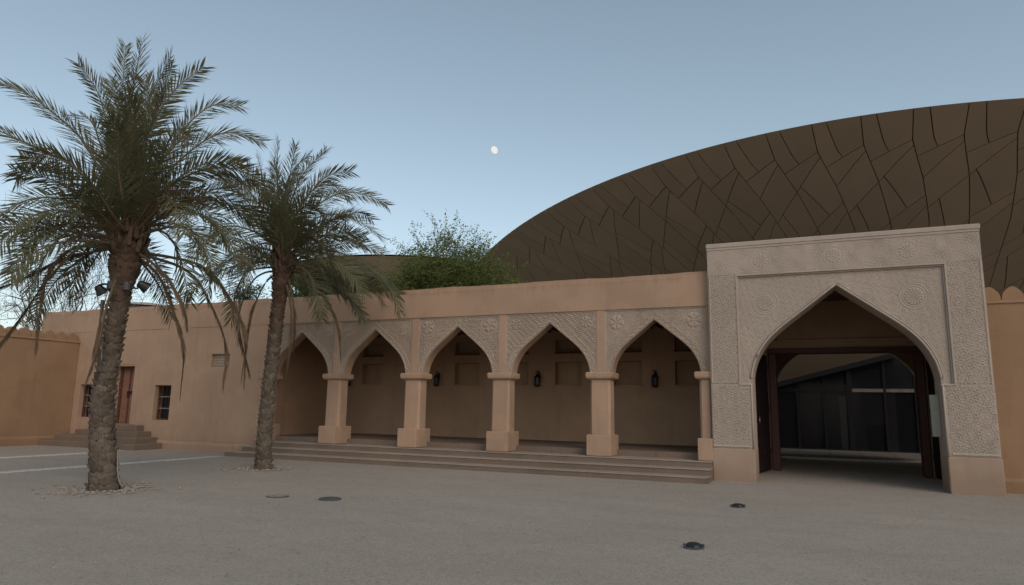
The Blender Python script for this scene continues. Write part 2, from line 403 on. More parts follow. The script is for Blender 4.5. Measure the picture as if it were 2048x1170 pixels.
def archivolt(name, cx, half, z0, rise, y, width, mat, parent, T=.085, proud=.03):
    """stepped and carved band swept along the arch"""
    h = arch_half(half, z0, rise, 90); tdir = h[-1]-h[-2]; tdir /= np.linalg.norm(tdir)
    ext = np.array([h[-1]+tdir*k for k in np.linspace(.02, width*1.3, 10)]); P = np.r_[h, ext]
    d = np.r_[0, np.cumsum(np.linalg.norm(np.diff(P, axis=0), axis=1))]; ns = int(d[-1]/.014)
    s = np.linspace(0, d[-1], ns); px = np.interp(s, d, P[:, 0]); pz = np.interp(s, d, P[:, 1])
    tx = np.gradient(px); tz = np.gradient(pz); L = np.hypot(tx, tz); nx_, nz_ = tz/L, -tx/L
    o = np.array([0, .05, .10, .13, .16, .22, .26, .30, .36, .42, .48, .54, .60, .66, .72, .75, .79, .83, .90, .95, 1.0])*width
    hh = np.interp(o/width, [0, .03, .11, .13, .17, .22, .24, .28, .72, .75, .78, .82, .86, .95, 1.0], [.2, .95, .95, .4, .4, .9, .9, .3, .3, .8, .85, .5, 1.0, 1.0, .1])
    carve = (np.abs(o/width-.5) < .21)[None, :]*np.where(np.abs(np.sin(math.pi*s[:, None]/T)*.9-(o[None, :]/width-.5)*4.6) < .5, .75, 0)
    Hh = np.maximum(hh[None, :], carve*1.0)*proud
    b = MB()
    for sg in (1, -1):
        X = px[:, None]+nx_[:, None]*o[None, :]; Z = pz[:, None]+nz_[:, None]*o[None, :]
        keep = X > 0; X = np.maximum(X, 0); base = len(b.v); no = len(o)
        for i in range(ns):
            for j in range(no): b.v.append((cx+sg*X[i, j], y-.006-Hh[i, j], Z[i, j]))
        for i in range(ns-1):
            for j in range(no-1):
                if keep[i, j] or keep[i+1, j] or keep[i, j+1]:
                    q = (base+i*no+j, base+(i+1)*no+j, base+(i+1)*no+j+1, base+i*no+j+1); b.f.append(q if sg < 0 else q[::-1]); b.mi.append(0)
    return b.build(name, mat, parent)

# ================================================================== ARCADED BUILDING
YA = 18.0           # arch wall face
CX = [-14.15, -11.2, -8.25, -5.3]
BAY = [-15.62, -12.675, -9.725, -6.775, -3.83]
ZS, HALF, RISE = 2.64, 1.165, 1.40
FL = .60
bld = thing('arcade_building', (-16, 20, 0), 'low pink plastered palace building with a carved five-arch arcade', 'building')
def wobble_wall(name, x0, x1, z0, z1, yf, yb, mat, parent, amp=.006, nx=60, nz=8, rough_top=.02):
    """hand-plastered wall: a box whose faces and top edge are slightly uneven"""
    b = MB(); xs = np.linspace(x0, x1, nx); zs = np.linspace(z0, z1, nz)
    for yy, sgn in ((yf, -1), (yb, 1)):
        for k, z in enumerate(zs):
            for x in xs:
                t = (k == nz-1); dz = rough_top*(math.sin(x*1.7)*.5+math.sin(x*4.3+1)*.3+rnd.uniform(-.3, .3)) if t else 0
                rd = .035 if t else 0
                b.v.append((x, yy+amp*math.sin(x*2.1+z*1.3)*math.cos(z*2.2-x*.6)-sgn*rd, z+dz))
    m_ = nx*nz
    for k in range(nz-1):
        for i in range(nx-1):
            a = k*nx+i; b.f.append((a, a+1, a+nx+1, a+nx)); c = m_+a; b.f.append((c+1, c, c+nx, c+nx+1))
    for i in range(nx-1):
        a = (nz-1)*nx+i; b.f.append((a, a+1, m_+a+1, m_+a)); b.f.append((i+1, i, m_+i, m_+i+1))
    for k in range(nz-1):
        a = k*nx; b.f.append((a, a+nx, m_+a+nx, m_+a)); a = k*nx+nx-1; b.f.append((a+nx, a, m_+a, m_+a+nx))
    b.mi = [0]*len(b.f)
    return b.build(name, mat, parent, smooth=False)
# plain wall to the left, built round its openings (door, two windows, vent)
WY0, WY1 = 17.95, 18.55
DOOR = (-24.52, -23.48, .82, 2.98); WINS = [(-26.45, -25.55, 1.03, 2.29), (-22.30, -21.46, 1.01, 2.27)]; VENT = (-19.60, -18.74, 2.90, 3.37)
def wall_with_holes(b, x0, x1, z0, z1, yf, yb, holes):
    xs = sorted({x0, x1, *[h[0] for h in holes], *[h[1] for h in holes]}); zs = sorted({z0, z1, *[h[2] for h in holes], *[h[3] for h in holes]})
    for i in range(len(xs)-1):
        for j in range(len(zs)-1):
            cx_, cz_ = (xs[i]+xs[i+1])/2, (zs[j]+zs[j+1])/2
            if any(h[0] < cx_ < h[1] and h[2] < cz_ < h[3] for h in holes): continue
            b.add([(xs[i], yf, zs[j]), (xs[i+1], yf, zs[j]), (xs[i+1], yf, zs[j+1]), (xs[i], yf, zs[j+1])], [(0, 1, 2, 3)])
    for h in holes:
        b.add([(h[0], yf, h[2]), (h[1], yf, h[2]), (h[1], yf, h[3]), (h[0], yf, h[3]), (h[0], yb, h[2]), (h[1], yb, h[2]), (h[1], yb, h[3]), (h[0], yb, h[3])],
              [(0, 4, 5, 1), (1, 5, 6, 2), (2, 6, 7, 3), (3, 7, 4, 0)])
b = MB(); wall_with_holes(b, -29.3, -17.1, -.2, 4.35, WY0, WY1, [DOOR, *WINS, VENT])
b.add([(-17.1, WY0, -.2), (-17.1, 18.6, -.2), (-17.1, 18.6, 4.35), (-17.1, WY0, 4.35)], [(0, 1, 2, 3)])
b.add([(-29.3, WY0, -.2), (-29.3, 26, -.2), (-29.3, 26, 4.35), (-29.3, WY0, 4.35)], [(3, 2, 1, 0)])
b.build('wall', M['plaster'], bld)
wobble_wall('parapet', -29.3, -2.38, 4.35, 5.25, WY0-.012, WY0+.55, M['parapet'], bld, nx=170, rough_top=.018)
b = MB(); b.box((-29.25, WY0+.5, 4.38), (-2.5, 22.6, 4.62)); b.build('roof', M['inner'], bld)
# skirting along the plain wall
b = MB(); pr = [(0, 0), (-.09, 0), (-.07, .22), (-.02, .30), (0, .30)]; xs = np.linspace(-29.2, -17.3, 50)
for x in xs:
    wv = .012*math.sin(x*3.1)+rnd.uniform(-.006, .006)
    for yy, zz in pr: b.v.append((x, WY0-.004+yy+(wv if yy else 0), zz+(wv if zz > .1 else 0)))
for i in range(len(xs)-1):
    for j in range(4): b.f.append((i*5+j, i*5+j+1, (i+1)*5+j+1, (i+1)*5+j)[::-1]); b.mi.append(0)
b.build('skirting', M['plaster'], bld)
# door
dr = bpy.data.objects.new('door', None); COL.objects.link(dr); dr.location = (-24, 18.2, .82); dr.parent = bld; dr.matrix_parent_inverse = world_of(bld).inverted()
x0, x1, z0, z1 = DOOR
b = MB(); b.box((x0, 18.16, z0), (x0+.10, 18.30, z1)); b.box((x1-.07, 18.16, z0), (x1, 18.30, z1)); b.box((x0+.1, 18.165, z1-.10), (x1-.07, 18.30, z1)); b.build('frame', M['doorwood2'], dr)
for a, c in ((x0+.10, -24.05), (-23.97, x1-.07)):
    b = MB(); b.box((a, 18.235, z0), (c, 18.285, z1-.10)); b.build('leaf', M['doorwood'], dr)
    for q in range(4):
        zz = z0+.08+q*.5; b = MB(); b.box((a+.06, 18.222, zz), (c-.06, 18.2345, zz+.36), bev=.006); b.build('panel', M['doorwood'], dr)
b = MB(); b.box((-24.05, 18.20, z0), (-23.97, 18.29, z1-.10), bev=.01); b.build('meeting_post', M['doorwood2'], dr)
b = MB(); b.box((-24.06, 18.15, 1.98), (-23.74, 18.198, 2.05), bev=.008); b.box((-24.03, 18.15, 1.80), (-23.98, 18.198, 1.98), bev=.006); b.build('bolt', M['black'], dr)
b = MB(); b.box((x0-.02, 18.5, z0-.05), (x1+.02, 18.6, z1+.05)); b.build('backing', M['darkroom'], dr)
b = MB(); b.box((x0, 17.955, .812), (x1, 18.3, .84)); b.build('threshold', M['stone_step'], dr)
# raised plaster surround of the door
b = MB(); b.box((x1+.03, WY0-.018, .82), (x1+.30, WY0+.01, 3.32)); b.box((x0-.30, WY0-.018, .82), (x0-.03, WY0+.01, 3.32)); b.box((x0-.03, WY0-.018, 3.04), (x1+.03, WY0+.01, 3.32)); b.build('door_surround', M['plaster'], bld)
for k, (x0, x1, z0, z1) in enumerate(WINS):
    wn = bpy.data.objects.new('window', None); COL.objects.link(wn); wn.location = (x0, 18.2, z0); wn.parent = bld; wn.matrix_parent_inverse = world_of(bld).inverted()
    wn['label'] = 'barred window half hidden behind the palm trunk' if k == 0 else 'barred window right of the wooden door'
    b = MB(); b.box((x0-.02, 18.30, z0-.02), (x1+.02, 18.36, z1+.02)); b.build('dark_fill', M['darkroom'], wn)  # dark sheet in place of the unlit room behind the bars
    b = MB(); b.box((x0, 18.12, z0), (x0+.045, 18.22, z1)); b.box((x1-.045, 18.12, z0), (x1, 18.22, z1)); b.box((x0+.045, 18.12, z1-.05), (x1-.045, 18.22, z1)); b.box((x0+.045, 18.12, z0), (x1-.045, 18.22, z0+.05)); b.build('frame', M['doorwood2'], wn)
    for q in (1/3, 2/3):
        zz = z0+(z1-z0)*q; b = MB(); b.box((x0+.045, 18.13, zz-.022), (x1-.045, 18.18, zz+.022), bev=.005); b.build('cross_bar', M['bar'], wn)
    for q in range(1, 5):
        xx = x0+(x1-x0)*q/5; b = MB(); b.tube([(xx, 18.19, z0+.04), (xx, 18.19, z1-.04)], .011, 6); b.build('bar', M['black'], wn)
# pierced gypsum vent
x0, x1, z0, z1 = VENT
def ventmask(X, Z): return quasi8(X*1.0, Z, .15) > .35
vt = bpy.data.objects.new('vent_grille', None); COL.objects.link(vt); vt.location = (x0, 18.05, z0); vt.parent = bld; vt.matrix_parent_inverse = world_of(bld).inverted()
b = MB(); b.box((x0-.02, 18.2, z0-.02), (x1+.02, 18.26, z1+.02)); b.build('backing', M['darkroom'], vt)
b = MB(); nxx, nzz = 9, 5
for i in range(nxx+1): xx = x0+(x1-x0)*i/nxx; b.box((xx-.014, 18.05, z0), (xx+.014, 18.10, z1))
for i in range(nzz+1): zz = z0+(z1-z0)*i/nzz; b.box((x0, 18.053, zz-.014), (x1, 18.097, zz+.014))
for i in range(nxx):
    for j in range(nzz):
        cxx, czz = x0+(x1-x0)*(i+.5)/nxx, z0+(z1-z0)*(j+.5)/nzz; b.tube([(cxx-.045, 18.075, czz-.045), (cxx+.045, 18.075, czz+.045)], .012, 4); b.tube([(cxx+.045, 18.078, czz-.045), (cxx-.045, 18.078, czz+.045)], .012, 4)
b.build('lattice', M['stucco'], vt)
# end walls, back wall, floor and ceiling of the arcade
BY = 21.9
NICHX = [-16.95+2.0*0, -15.98, -14.0, -11.95, -9.98, -8.06, -6.05, -4.03]
NICHX = [(-15.98, -15.06), (-13.95, -13.03), (-11.92, -10.95), (-9.98, -9.05), (-8.06, -7.12), (-6.03, -5.11), (-4.03, -3.10)]
holes = [(a, c, 2.46, 3.22) for a, c in NICHX]+[(a, c, 3.55, 3.97) for a, c in NICHX]
b = MB(); wall_with_holes(b, -17.1, -2.3, FL-.1, 4.4, BY, BY+.28, holes)
for h in holes: b.add([(h[0], BY+.28, h[2]), (h[1], BY+.28, h[2]), (h[1], BY+.28, h[3]), (h[0], BY+.28, h[3])], [(0, 1, 2, 3)])
b.build('back_wall', M['inner'], bld)
b = MB(); b.box((-17.35, 18.6, -.1), (-17.102, BY, 4.37)); b.build('end_wall', M['inner'], bld)
b = MB(); b.box((-2.46, 18.35, 0), (-2.42, BY, 4.37)); b.build('end_wall', M['inner'], bld)
for a, c in NICHX:
    b = MB(); b.box((a-.03, BY-.035, 3.50), (c+.03, BY+.1, 3.545), bev=.005); b.build('niche_sill', M['doorwood2'], bld)
    b = MB(); b.box((a-.04, BY-.04, 2.415), (c+.04, BY+.1, 2.458), bev=.006); b.build('niche_sill', M['inner'], bld)
# ceiling poles
for i in range(46):
    x = -16.9+i*.32; b = MB(); b.tube([(x, 18.3, 4.28), (x, BY, 4.28+rnd.uniform(-.01, .01))], rnd.uniform(.045, .06), 7); b.build('ceiling_pole', M['doorwood2'], bld)
# arches
def pattern(k, bx):
    def hf(X, Z):
        x, z = X-bx, Z-4.0
        if k == 0: h = quasi8(x, z, .075); 
        elif k == 1: h = quasi8(x+.02, z, .062)
        elif k == 2: h = swirl(x, z, .11)
        elif k == 3: h = fret(x, z, .095)
        else: h = star6(x, z, .105)
        for s_ in (-1, 1):
            if k in (0, 1): h = rosette(h, x, z, s_*1.06, .0, .19, 12, 1.2)
            elif k == 2: h = rosette(h, x, z, s_*1.05, .06, .20, 6, 1.45)
            elif k == 3: h = rosette(h, x, z, s_*1.05, .05, .17, 8, 1.3)
            else:
                d = np.hypot(x-s_*1.03, z); th = np.arctan2(z, x-s_*1.03)
                st_ = sm(.1, .45, np.abs(np.cos(3*th)))*(1-sm(.8, 1, d/.21)); h = np.where(d < .21, np.maximum(st_, (d < .03)*1.0), h)
        edge = np.minimum(np.abs(np.abs(x)-1.345), np.abs(Z-4.33)); return np.where(edge < .02, .9, h)
    return hf
for k, bx in enumerate(BAY):
    b = MB(); arch_wall(b, bx, HALF, ZS, RISE, bx-1.4745, bx+1.4745, 4.37, YA, YA+.36); b.build('arch_wall', M['plaster'], bld)
    aw = .185
    h = arch_half(HALF, ZS, RISE); poly = [(bx+p[0], p[1]) for p in h]+[(bx-p[0], p[1]) for p in h[::-1]]
    def mask(X, Z, bx=bx, poly=poly): return ~inside_arch(X, Z, bx, HALF, ZS, RISE) & (seg_dist(X, Z, poly) > aw*.9)
    o = relief('carved_spandrel', bx-1.365, bx+1.365, ZS, 4.348, YA, pattern(k, bx), .0115, M['stucco'], bld, mask, .026)
    if k == 4: o['label'] = 'spandrel carved with six-pointed stars'
    if k == 2: o['label'] = 'spandrel carved with scrolling leaves'
    archivolt('archivolt', bx, HALF, ZS, RISE, YA, aw, M['stucco'], bld)
    if k < 4:
        px_ = CX[k]; b = MB(); b.box((px_-.115, YA-.045, ZS), (px_+.115, YA+.02, 4.352), bev=.012); b.build('pilaster', M['plaster'], bld)
for xx in (-17.09, -2.395):
    a, c = (xx, xx+.14) if xx < -10 else (xx-.10, xx)
    b = MB(); b.box((a, YA-.04, ZS), (c, YA+.02, 4.352), bev=.01); b.build('pilaster', M['plaster'], bld)
def column(x, xl=.28, xr=.28, xe=99):
    c = bpy.data.objects.new('column', None); COL.objects.link(c); c.location = (x, 18.1, .45); c.parent = bld; c.matrix_parent_inverse = world_of(bld).inverted()
    b = MB(); b.box((x-xl-.05, 17.70, .455), (min(x+xr+.05, xe), 18.52, 1.0), bev=.015); b.build('pedestal', M['plaster'], c)
    b = MB(); e = .055; y0_, y1_ = 17.89, 18.34; v = []
    for z, t in ((.95, 0), (1.7, .002), (2.46, .006)):
        v += [(x-xl+e+t, y0_+t, z), (x+xr-e-t, y0_+t, z), (x+xr-t, y0_+e, z), (x+xr-t, y1_-e, z), (x+xr-e-t, y1_, z), (x-xl+e+t, y1_, z), (x-xl+t, y1_-e, z), (x-xl+t, y0_+e, z)]
    f = []
    for k in range(2):
        for i in range(8): f.append((k*8+i, k*8+(i+1) % 8, (k+1)*8+(i+1) % 8, (k+1)*8+i))
    b.add(v, f); b.build('shaft', M['plaster'], c)
    b = MB(); v = []; f = []
    for z, d in ((2.445, .0), (2.465, .035), (2.49, .075), (2.505, .085), (2.525, .085), (2.53, .092), (2.625, .095), (2.645, .08), (2.655, .05)):
        xq = min(x+xr+d, xe); v += [(x-xl-d, y0_-d, z), (xq, y0_-d, z), (xq, y1_+d, z), (x-xl-d, y1_+d, z)]
    for k in range(8):
        for i in range(4): f.append((k*4+i, k*4+(i+1) % 4, (k+1)*4+(i+1) % 4, (k+1)*4+i))
    f += [(3, 2, 1, 0), (32, 33, 34, 35)]; b.add(v, f); b.build('capital', M['plaster'], c)
for x in CX: column(x)
column(-16.98, .115, .16); column(-2.60, .10, .205, -2.392)
# arcade steps
stp = thing('arcade_steps', (-9.7, 17.2, 0), 'long flight of brown stone steps along the front of the arcade', 'steps')
for k, (yf, z) in enumerate(((16.72, .15), (17.18, .30), (17.63, .45))):
    xl = -17.25+.25*k-.1
    xs = [xl]
    while xs[-1] < -2.6: xs.append(xs[-1]+rnd.uniform(1.1, 1.6))
    xs[-1] = -2.40
    for a, c in zip(xs[:-1], xs[1:]):
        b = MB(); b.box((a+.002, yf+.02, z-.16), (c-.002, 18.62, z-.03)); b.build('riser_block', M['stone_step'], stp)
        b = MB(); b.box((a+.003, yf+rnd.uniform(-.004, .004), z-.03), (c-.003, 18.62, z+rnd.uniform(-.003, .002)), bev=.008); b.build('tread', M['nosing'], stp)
xs = np.linspace(-17.09, -2.46, 11)
for a, c in zip(xs[:-1], xs[1:]):
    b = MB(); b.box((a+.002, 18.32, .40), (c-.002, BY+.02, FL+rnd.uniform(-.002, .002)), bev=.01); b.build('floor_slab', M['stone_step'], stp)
# door steps
ds = thing('door_steps', (-24, 17.4, 0), 'short stair of brown stone steps below the wooden door, behind the palm', 'steps')
for k, (yf, z, xa, xb) in enumerate(((16.75, .2, -26.7, -21.55), (17.05, .4, -26.3, -21.9), (17.35, .6, -25.6, -22.25), (17.62, .81, -25.1, -22.65))):
    b = MB(); b.box((xa, yf, z-.22), (xb, 17.947, z), bev=.018); b.build('step', M['stone_step'], ds)

# ================================================================== GATEWAY
YP = 17.75; GX = .57; GH = 1.985; GZ, GR = 2.47, 2.24; GL, GRt = -2.39, 3.53; GT = 5.91
gt = thing('gateway', (GX, 18, 0), 'tall pale gateway covered in carved stucco with a pointed arch', 'gateway')
b = MB(); arch_wall(b, GX, GH, GZ, GR, GL+.01, GRt-.01, GT-.02, YP+.07, YP+1.0)
b.box((GL+.01, YP+.07, -.1), (GX-GH, YP+1.0, GZ)); b.box((GX+GH, YP+.07, -.1), (GRt-.01, YP+1.0, GZ)); b.build('arch_wall', M['stucco2'], gt)
RX0, RX1, RZ0, RZ1 = GX-2.235, GX+2.225, 2.35, 5.03
b = MB()
b.box((GL, YP, .78), (GX-GH-.001, YP+.08, RZ0), bev=.01); b.box((GX+GH+.001, YP, .78), (GRt, YP+.08, RZ0), bev=.01)
b.box((GL, YP, RZ0), (RX0, YP+.08, RZ1)); b.box((RX1, YP, RZ0), (GRt, YP+.08, RZ1)); b.box((GL, YP, RZ1), (GRt, YP+.08, GT-.12))
b.build('frame', M['stucco2'], gt)
for a, c, la in ((GL-.015, GX-GH+.006, 0), (GX+GH-.006, GRt+.015, 1)):
    b = MB(); b.box((a, YP-.02, -.1), (c, YP+1.02, .78), bev=.02); b.build('plinth', M['plinth'], gt)
b = MB(); b.box((GL-.02, YP-.035, GT-.12), (GRt+.02, YP+1.02, GT), bev=.015); b.box((GL-.005, YP-.018, GT-.17), (GRt+.005, YP+.1, GT-.12)); b.build('cornice', M['stucco2'], gt)
# mouldings round the sunk panel
b = MB()
b.box((RX0-.05, YP-.022, RZ1), (RX1+.05, YP+.02, RZ1+.045), bev=.008); b.box((RX0-.05, YP-.022, RZ0-.045), (RX0, YP+.02, RZ1), bev=.008); b.box((RX1, YP-.022, RZ0-.045), (RX1+.05, YP+.02, RZ1), bev=.008)
b.box((RX0+.001, YP+.02, RZ1-.03), (RX1-.001, YP+.075, RZ1)); b.box((RX0, YP+.02, RZ0), (RX0+.03, YP+.075, RZ1-.03)); b.box((RX1-.03, YP+.02, RZ0), (RX1, YP+.075, RZ1-.03))
b.box((RX0, YP-.022, RZ0-.045), (GX-GH+.02, YP+.02, RZ0), bev=.008); b.box((GX+GH-.02, YP-.022, RZ0-.045), (RX1, YP+.02, RZ0), bev=.008)
b.build('panel_moulding', M['stucco2'], gt)
h = arch_half(GH, GZ, GR); gpoly = [(GX+p[0], p[1]) for p in h]+[(GX-p[0], p[1]) for p in h[::-1]]
def gp(X, Z):
    x, z = X-GX, Z-4.2; hgt = star6(x, z, .07)*.8
    for s_ in (-1, 1): hgt = np.where(np.hypot(x-s_*1.60, z-.14) < .31, rosette(hgt, x, z, s_*1.60, .14, .215, 16, 1.35)*.72, hgt)
    return hgt
relief('carved_panel', RX0+.03, RX1-.03, RZ0, RZ1-.03, YP+.07, gp, .0105, M['stucco2'], gt, lambda X, Z: ~inside_arch(X, Z, GX, GH, GZ, GR) & (seg_dist(X, Z, gpoly) > .05), .020, 'sunk carved panel with two round rosettes above the arch')
def band(X, Z): return np.where(np.minimum(np.abs(X-GL-.04), np.abs(X-GRt+.04)) < .014, 1.0, quasi8(X, Z, .048)*.85)
def topband(X, Z):
    hgt = star6(X, Z, .066)*.85
    for cx_ in (-1.10, .56, 2.10): hgt = np.where(np.hypot(X-cx_, Z-5.40) < .26, rosette(hgt, X, Z, cx_, 5.40, .19, 12, 1.25)*.6, hgt)
    return hgt
relief('carved_band', GL+.02, GRt-.02, RZ1+.05, GT-.175, YP, topband, .0105, M['stucco2'], gt, None, .019, 'top band carved with three rosettes')
for a, c in ((GL+.02, RX0-.055), (RX1+.055, GRt-.02)): relief('carved_band', a, c, RZ0+.0, RZ1+.045, YP, band, .010, M['stucco2'], gt, None, .019)
for a, c in ((GL+.02, GX-GH-.09), (GX+GH+.09, GRt-.02)): relief('carved_pier_panel', a, c, .82, RZ0-.05, YP, lambda X, Z: np.where((Z < .86), 1, quasi8(X, Z, .05)*.9), .010, M['stucco2'], gt, None, .019)
b = MB()
for s_ in (-1, 1):
    P3 = [(GX+s_*(GH+.018), YP-.008, z) for z in (.79, 1.5, 2.345)]; b.tube(P3, .02, 8)
    P3 = [(GX+s_*(p[0]+.012), YP+.058, p[1]) for p in h]; b.tube(P3, .026, 8)
    P3 = [(GX+s_*(p[0]+.05), YP+.062, p[1]+.03) for p in h]; b.tube(P3, .014, 6)
b.build('arch_moulding', M['stucco2'], gt, smooth=True)
# vestibule; side walls and ceiling extended back to shade the passage ground
b = MB(); b.box((GL+.02, YP+1.0, -.1), (-1.95, 28.0, 5.4)); b.build('side_wall', M['inner'], gt)
b = MB(); b.box((3.30, YP+1.0, -.1), (GRt-.02, 28.0, 5.4)); b.build('side_wall', M['inner'], gt)
b = MB(); b.box((GL+.02, YP+.98, 5.0), (GRt-.02, 28.0, 5.5)); b.build('ceiling', M['inner'], gt)
b = MB(); b.box((-1.95, 21.75, -.1), (-1.24, 22.15, 5.0)); b.box((2.74, 21.75, -.1), (3.30, 22.15, 5.0)); b.box((-1.24, 21.75, 3.52), (2.74, 22.15, 5.0)); b.build('inner_wall', M['inner'], gt)
b = MB(); b.box((-1.95, 21.66, 3.70), (3.30, 21.75, 3.77), bev=.01); b.build('wall_ledge', M['inner'], gt)
for i in range(9):
    y = 18.95+i*.34; b = MB(); b.tube([(-1.95, y, 4.93), (3.30, y, 4.93)], .055, 7); b.build('ceiling_pole', M['doorwood2'], gt)
tf = bpy.data.objects.new('timber_door_frame', None); COL.objects.link(tf); tf.location = (.75, 21.7, 0); tf.parent = gt; tf.matrix_parent_inverse = world_of(gt).inverted()
for a, c in ((-1.24, -1.03), (2.54, 2.74)):
    b = MB(); b.box((a, 21.62, 0), (c, 22.0, 3.36), bev=.015); b.build('jamb', M['darkwood'], tf)
b = MB(); b.box((-1.24, 21.62, 3.36), (2.74, 22.0, 3.52), bev=.015); b.build('lintel', M['darkwood'], tf)
for s_, hx in ((-1, -1.26), (1, 2.76)):
    lf = bpy.data.objects.new('door_leaf', None); COL.objects.link(lf); lf.location = (hx, 21.55, 0); lf.parent = gt; lf.matrix_parent_inverse = world_of(gt).inverted()
    for i in range(6):
        ya = 21.55-.30*i; xo = s_*(.02+.055*i)
        b = MB(); v = [(hx+xo, ya, .03), (hx+xo+s_*.055, ya-.29, .03), (hx+xo+s_*.055+s_*.06, ya-.28, .03), (hx+xo+s_*.06, ya+.01, .03)]
        v += [(p[0], p[1], 3.30) for p in v]; b.add(v, [(0, 3, 2, 1), (4, 5, 6, 7), (0, 1, 5, 4), (1, 2, 6, 5), (2, 3, 7, 6), (3, 0, 4, 7)]); b.build('plank', M['blackwood'], lf)
    for z in (.5, 1.7, 2.9):
        b = MB(); v = [(hx+s_*.0, 21.5, z), (hx+s_*.31, 19.85, z), (hx+s_*.35, 19.85, z), (hx+s_*.04, 21.5, z)]; v += [(p[0], p[1], z+.14) for p in v]
        b.add(v, [(0, 3, 2, 1), (4, 5, 6, 7), (0, 1, 5, 4), (1, 2, 6, 5), (2, 3, 7, 6), (3, 0, 4, 7)]); b.build('rail', M['blackwood'], lf)
    b = MB(); b.tube([(hx+s_*.22-s_*.03, 20.2+.09*math.cos(a), 1.45+.09*math.sin(a)) for a in np.linspace(0, 6.2, 14)], .014, 6); b.build('ring_handle', M['steel'], lf)
# rear arch of the gatehouse
b = MB(); arch_wall(b, .98, 2.30, 2.7, 2.0, -1.95, 3.30, 5.0, 27.6, 28.0); b.box((-1.95, 27.6, -.1), (-1.32, 28.0, 2.7)); b.build('rear_arch_wall', M['inner'], gt)
nb_ = thing('notice_board', (2.48, 18.3, 1.2), 'pale blank board fixed inside the right pier of the gateway', 'board')
b = MB(); b.box((2.37, 18.27, 1.18), (2.553, 18.33, 2.12), bev=.008); b.build('panel', M['board'], nb_)
b = MB(); b.box((2.385, 18.262, 1.20), (2.54, 18.2695, 2.10)); b.build('face_sheet', M['board'], nb_)

# ================================================================== CRENELLATED WALLS
def merlon_wall(name, origin, along, length, zc, label, cat='wall', pitch=.45, mh=.34, th=.42):
    o = thing(name, origin, label, cat); a = Vector(along); nrm = Vector((a.y, -a.x, 0)); O = Vector((origin[0], origin[1], 0))
    def P(s, t, z): return tuple(O+a*s+nrm*t+Vector((0, 0, z)))
    b = MB(); ns = max(3, int(length/.5)); zz = [-.2, .25, .33, 1.2, 2.2, 3.2, zc-.04]; tt = [.10, .075, .02, .012, 0.0, 0.0, 0.0]
    for sgn in (1, -1):
        base = len(b.v)
        for z, t in zip(zz, tt):
            for i in range(ns+1): s = length*i/ns; b.v.append(P(s, sgn*(th/2+t+.008*math.sin(s*2.3+z*1.7)), z))
        for k in range(len(zz)-1):
            for i in range(ns):
                q = (base+k*(ns+1)+i, base+k*(ns+1)+i+1, base+(k+1)*(ns+1)+i+1, base+(k+1)*(ns+1)+i); b.f.append(q if sgn > 0 else q[::-1]); b.mi.append(0)
    for s in (0, length):
        q = [P(s, th/2, -.2), P(s, -th/2, -.2), P(s, -th/2, zc), P(s, th/2, zc)]; b.add(q, [(0, 1, 2, 3)])
    b.build('wall_body', M['orange'], o)
    b = MB(); b.add([P(0, th/2+.04, zc-.05), P(length, th/2+.04, zc-.05), P(length, -th/2-.04, zc-.05), P(0, -th/2-.04, zc-.05), P(0, th/2+.03, zc+.02), P(length, th/2+.03, zc+.02), P(length, -th/2-.03, zc+.02), P(0, -th/2-.03, zc+.02)],
        [(0, 3, 2, 1), (4, 5, 6, 7), (0, 1, 5, 4), (1, 2, 6, 5), (2, 3, 7, 6), (3, 0, 4, 7)]); b.build('coping', M['orange'], o)
    prof = [(0, 0), (.015, .30), (.06, .50), (.14, .66), (.25, .82), (.36, .94), (.5, 1.0), (.64, .94), (.75, .82), (.86, .66), (.94, .50), (.985, .30), (1, 0)]
    s = 0.02
    while s+pitch < length:
        b = MB(); w_ = pitch*.97; jz = rnd.uniform(-.012, .012); v = [P(s+w_*u, .13, zc+.01+(mh+jz)*h_) for u, h_ in prof]+[P(s+w_*u, -.13, zc+.01+(mh+jz)*h_) for u, h_ in prof]; n_ = len(prof)
        b.add(v, [tuple(range(n_-1, -1, -1)), tuple(range(n_, 2*n_))]+[(i, i+1, n_+i+1, n_+i) for i in range(n_-1)]); b.build('merlon', M['orange'], o); s += pitch
    return o
merlon_wall('courtyard_wall', (-27.0, 17.93, 0), (0, -1, 0), 12.0, 3.97, 'ochre courtyard wall with small scalloped merlons at the left edge')
merlon_wall('courtyard_wall', (3.55, 18.82, 0), (1, 0, 0), 9.0, 4.26, 'ochre courtyard wall with scalloped merlons right of the gateway')

# ================================================================== MUSEUM DISC
dn = Vector((math.tan(R(2.5)), math.tan(R(17.5)), 1)).normalized(); dc = Vector((5.0, 63.7, 3.1)); DR = 35.34; SAG = 4.6
de1 = Vector((0, 1, 0)).cross(dn).normalized(); de2 = dn.cross(de1); RS = (DR*DR+SAG*SAG)/(2*SAG)
def dpt(th, v, off=0.0):
    """point on the lower skin: angle in degrees, distance in from the rim, offset outward"""
    r_ = DR-v; hgt = -(math.sqrt(RS*RS-r_*r_)-(RS-SAG))
    p = dc+(de1*math.cos(R(th))+de2*math.sin(R(th)))*r_+dn*hgt
    c = dc+dn*(RS-SAG); return p+(p-c).normalized()*off
disc = thing('museum_disc', tuple(dc), 'huge brown lens-shaped museum roof disc clad in angular panels, behind the gateway', 'museum roof')
b = MB(); nth, nv = 220, 16; vs = [.06, .5, 1.2, 2.2, 3.5, 5, 7, 9, 12, 15, 18, 21, 25, 29, 32, DR-.02]
for v_ in vs:
    for i in range(nth): b.v.append(tuple(dpt(-180+360*i/nth, v_, -.09)))
for k in range(len(vs)-1):
    for i in range(nth): j = (i+1) % nth; b.f.append((k*nth+i, (k+1)*nth+i, (k+1)*nth+j, k*nth+j)); b.mi.append(0)
b.build('joint_backing', M['joint'], disc, smooth=True)
b = MB()
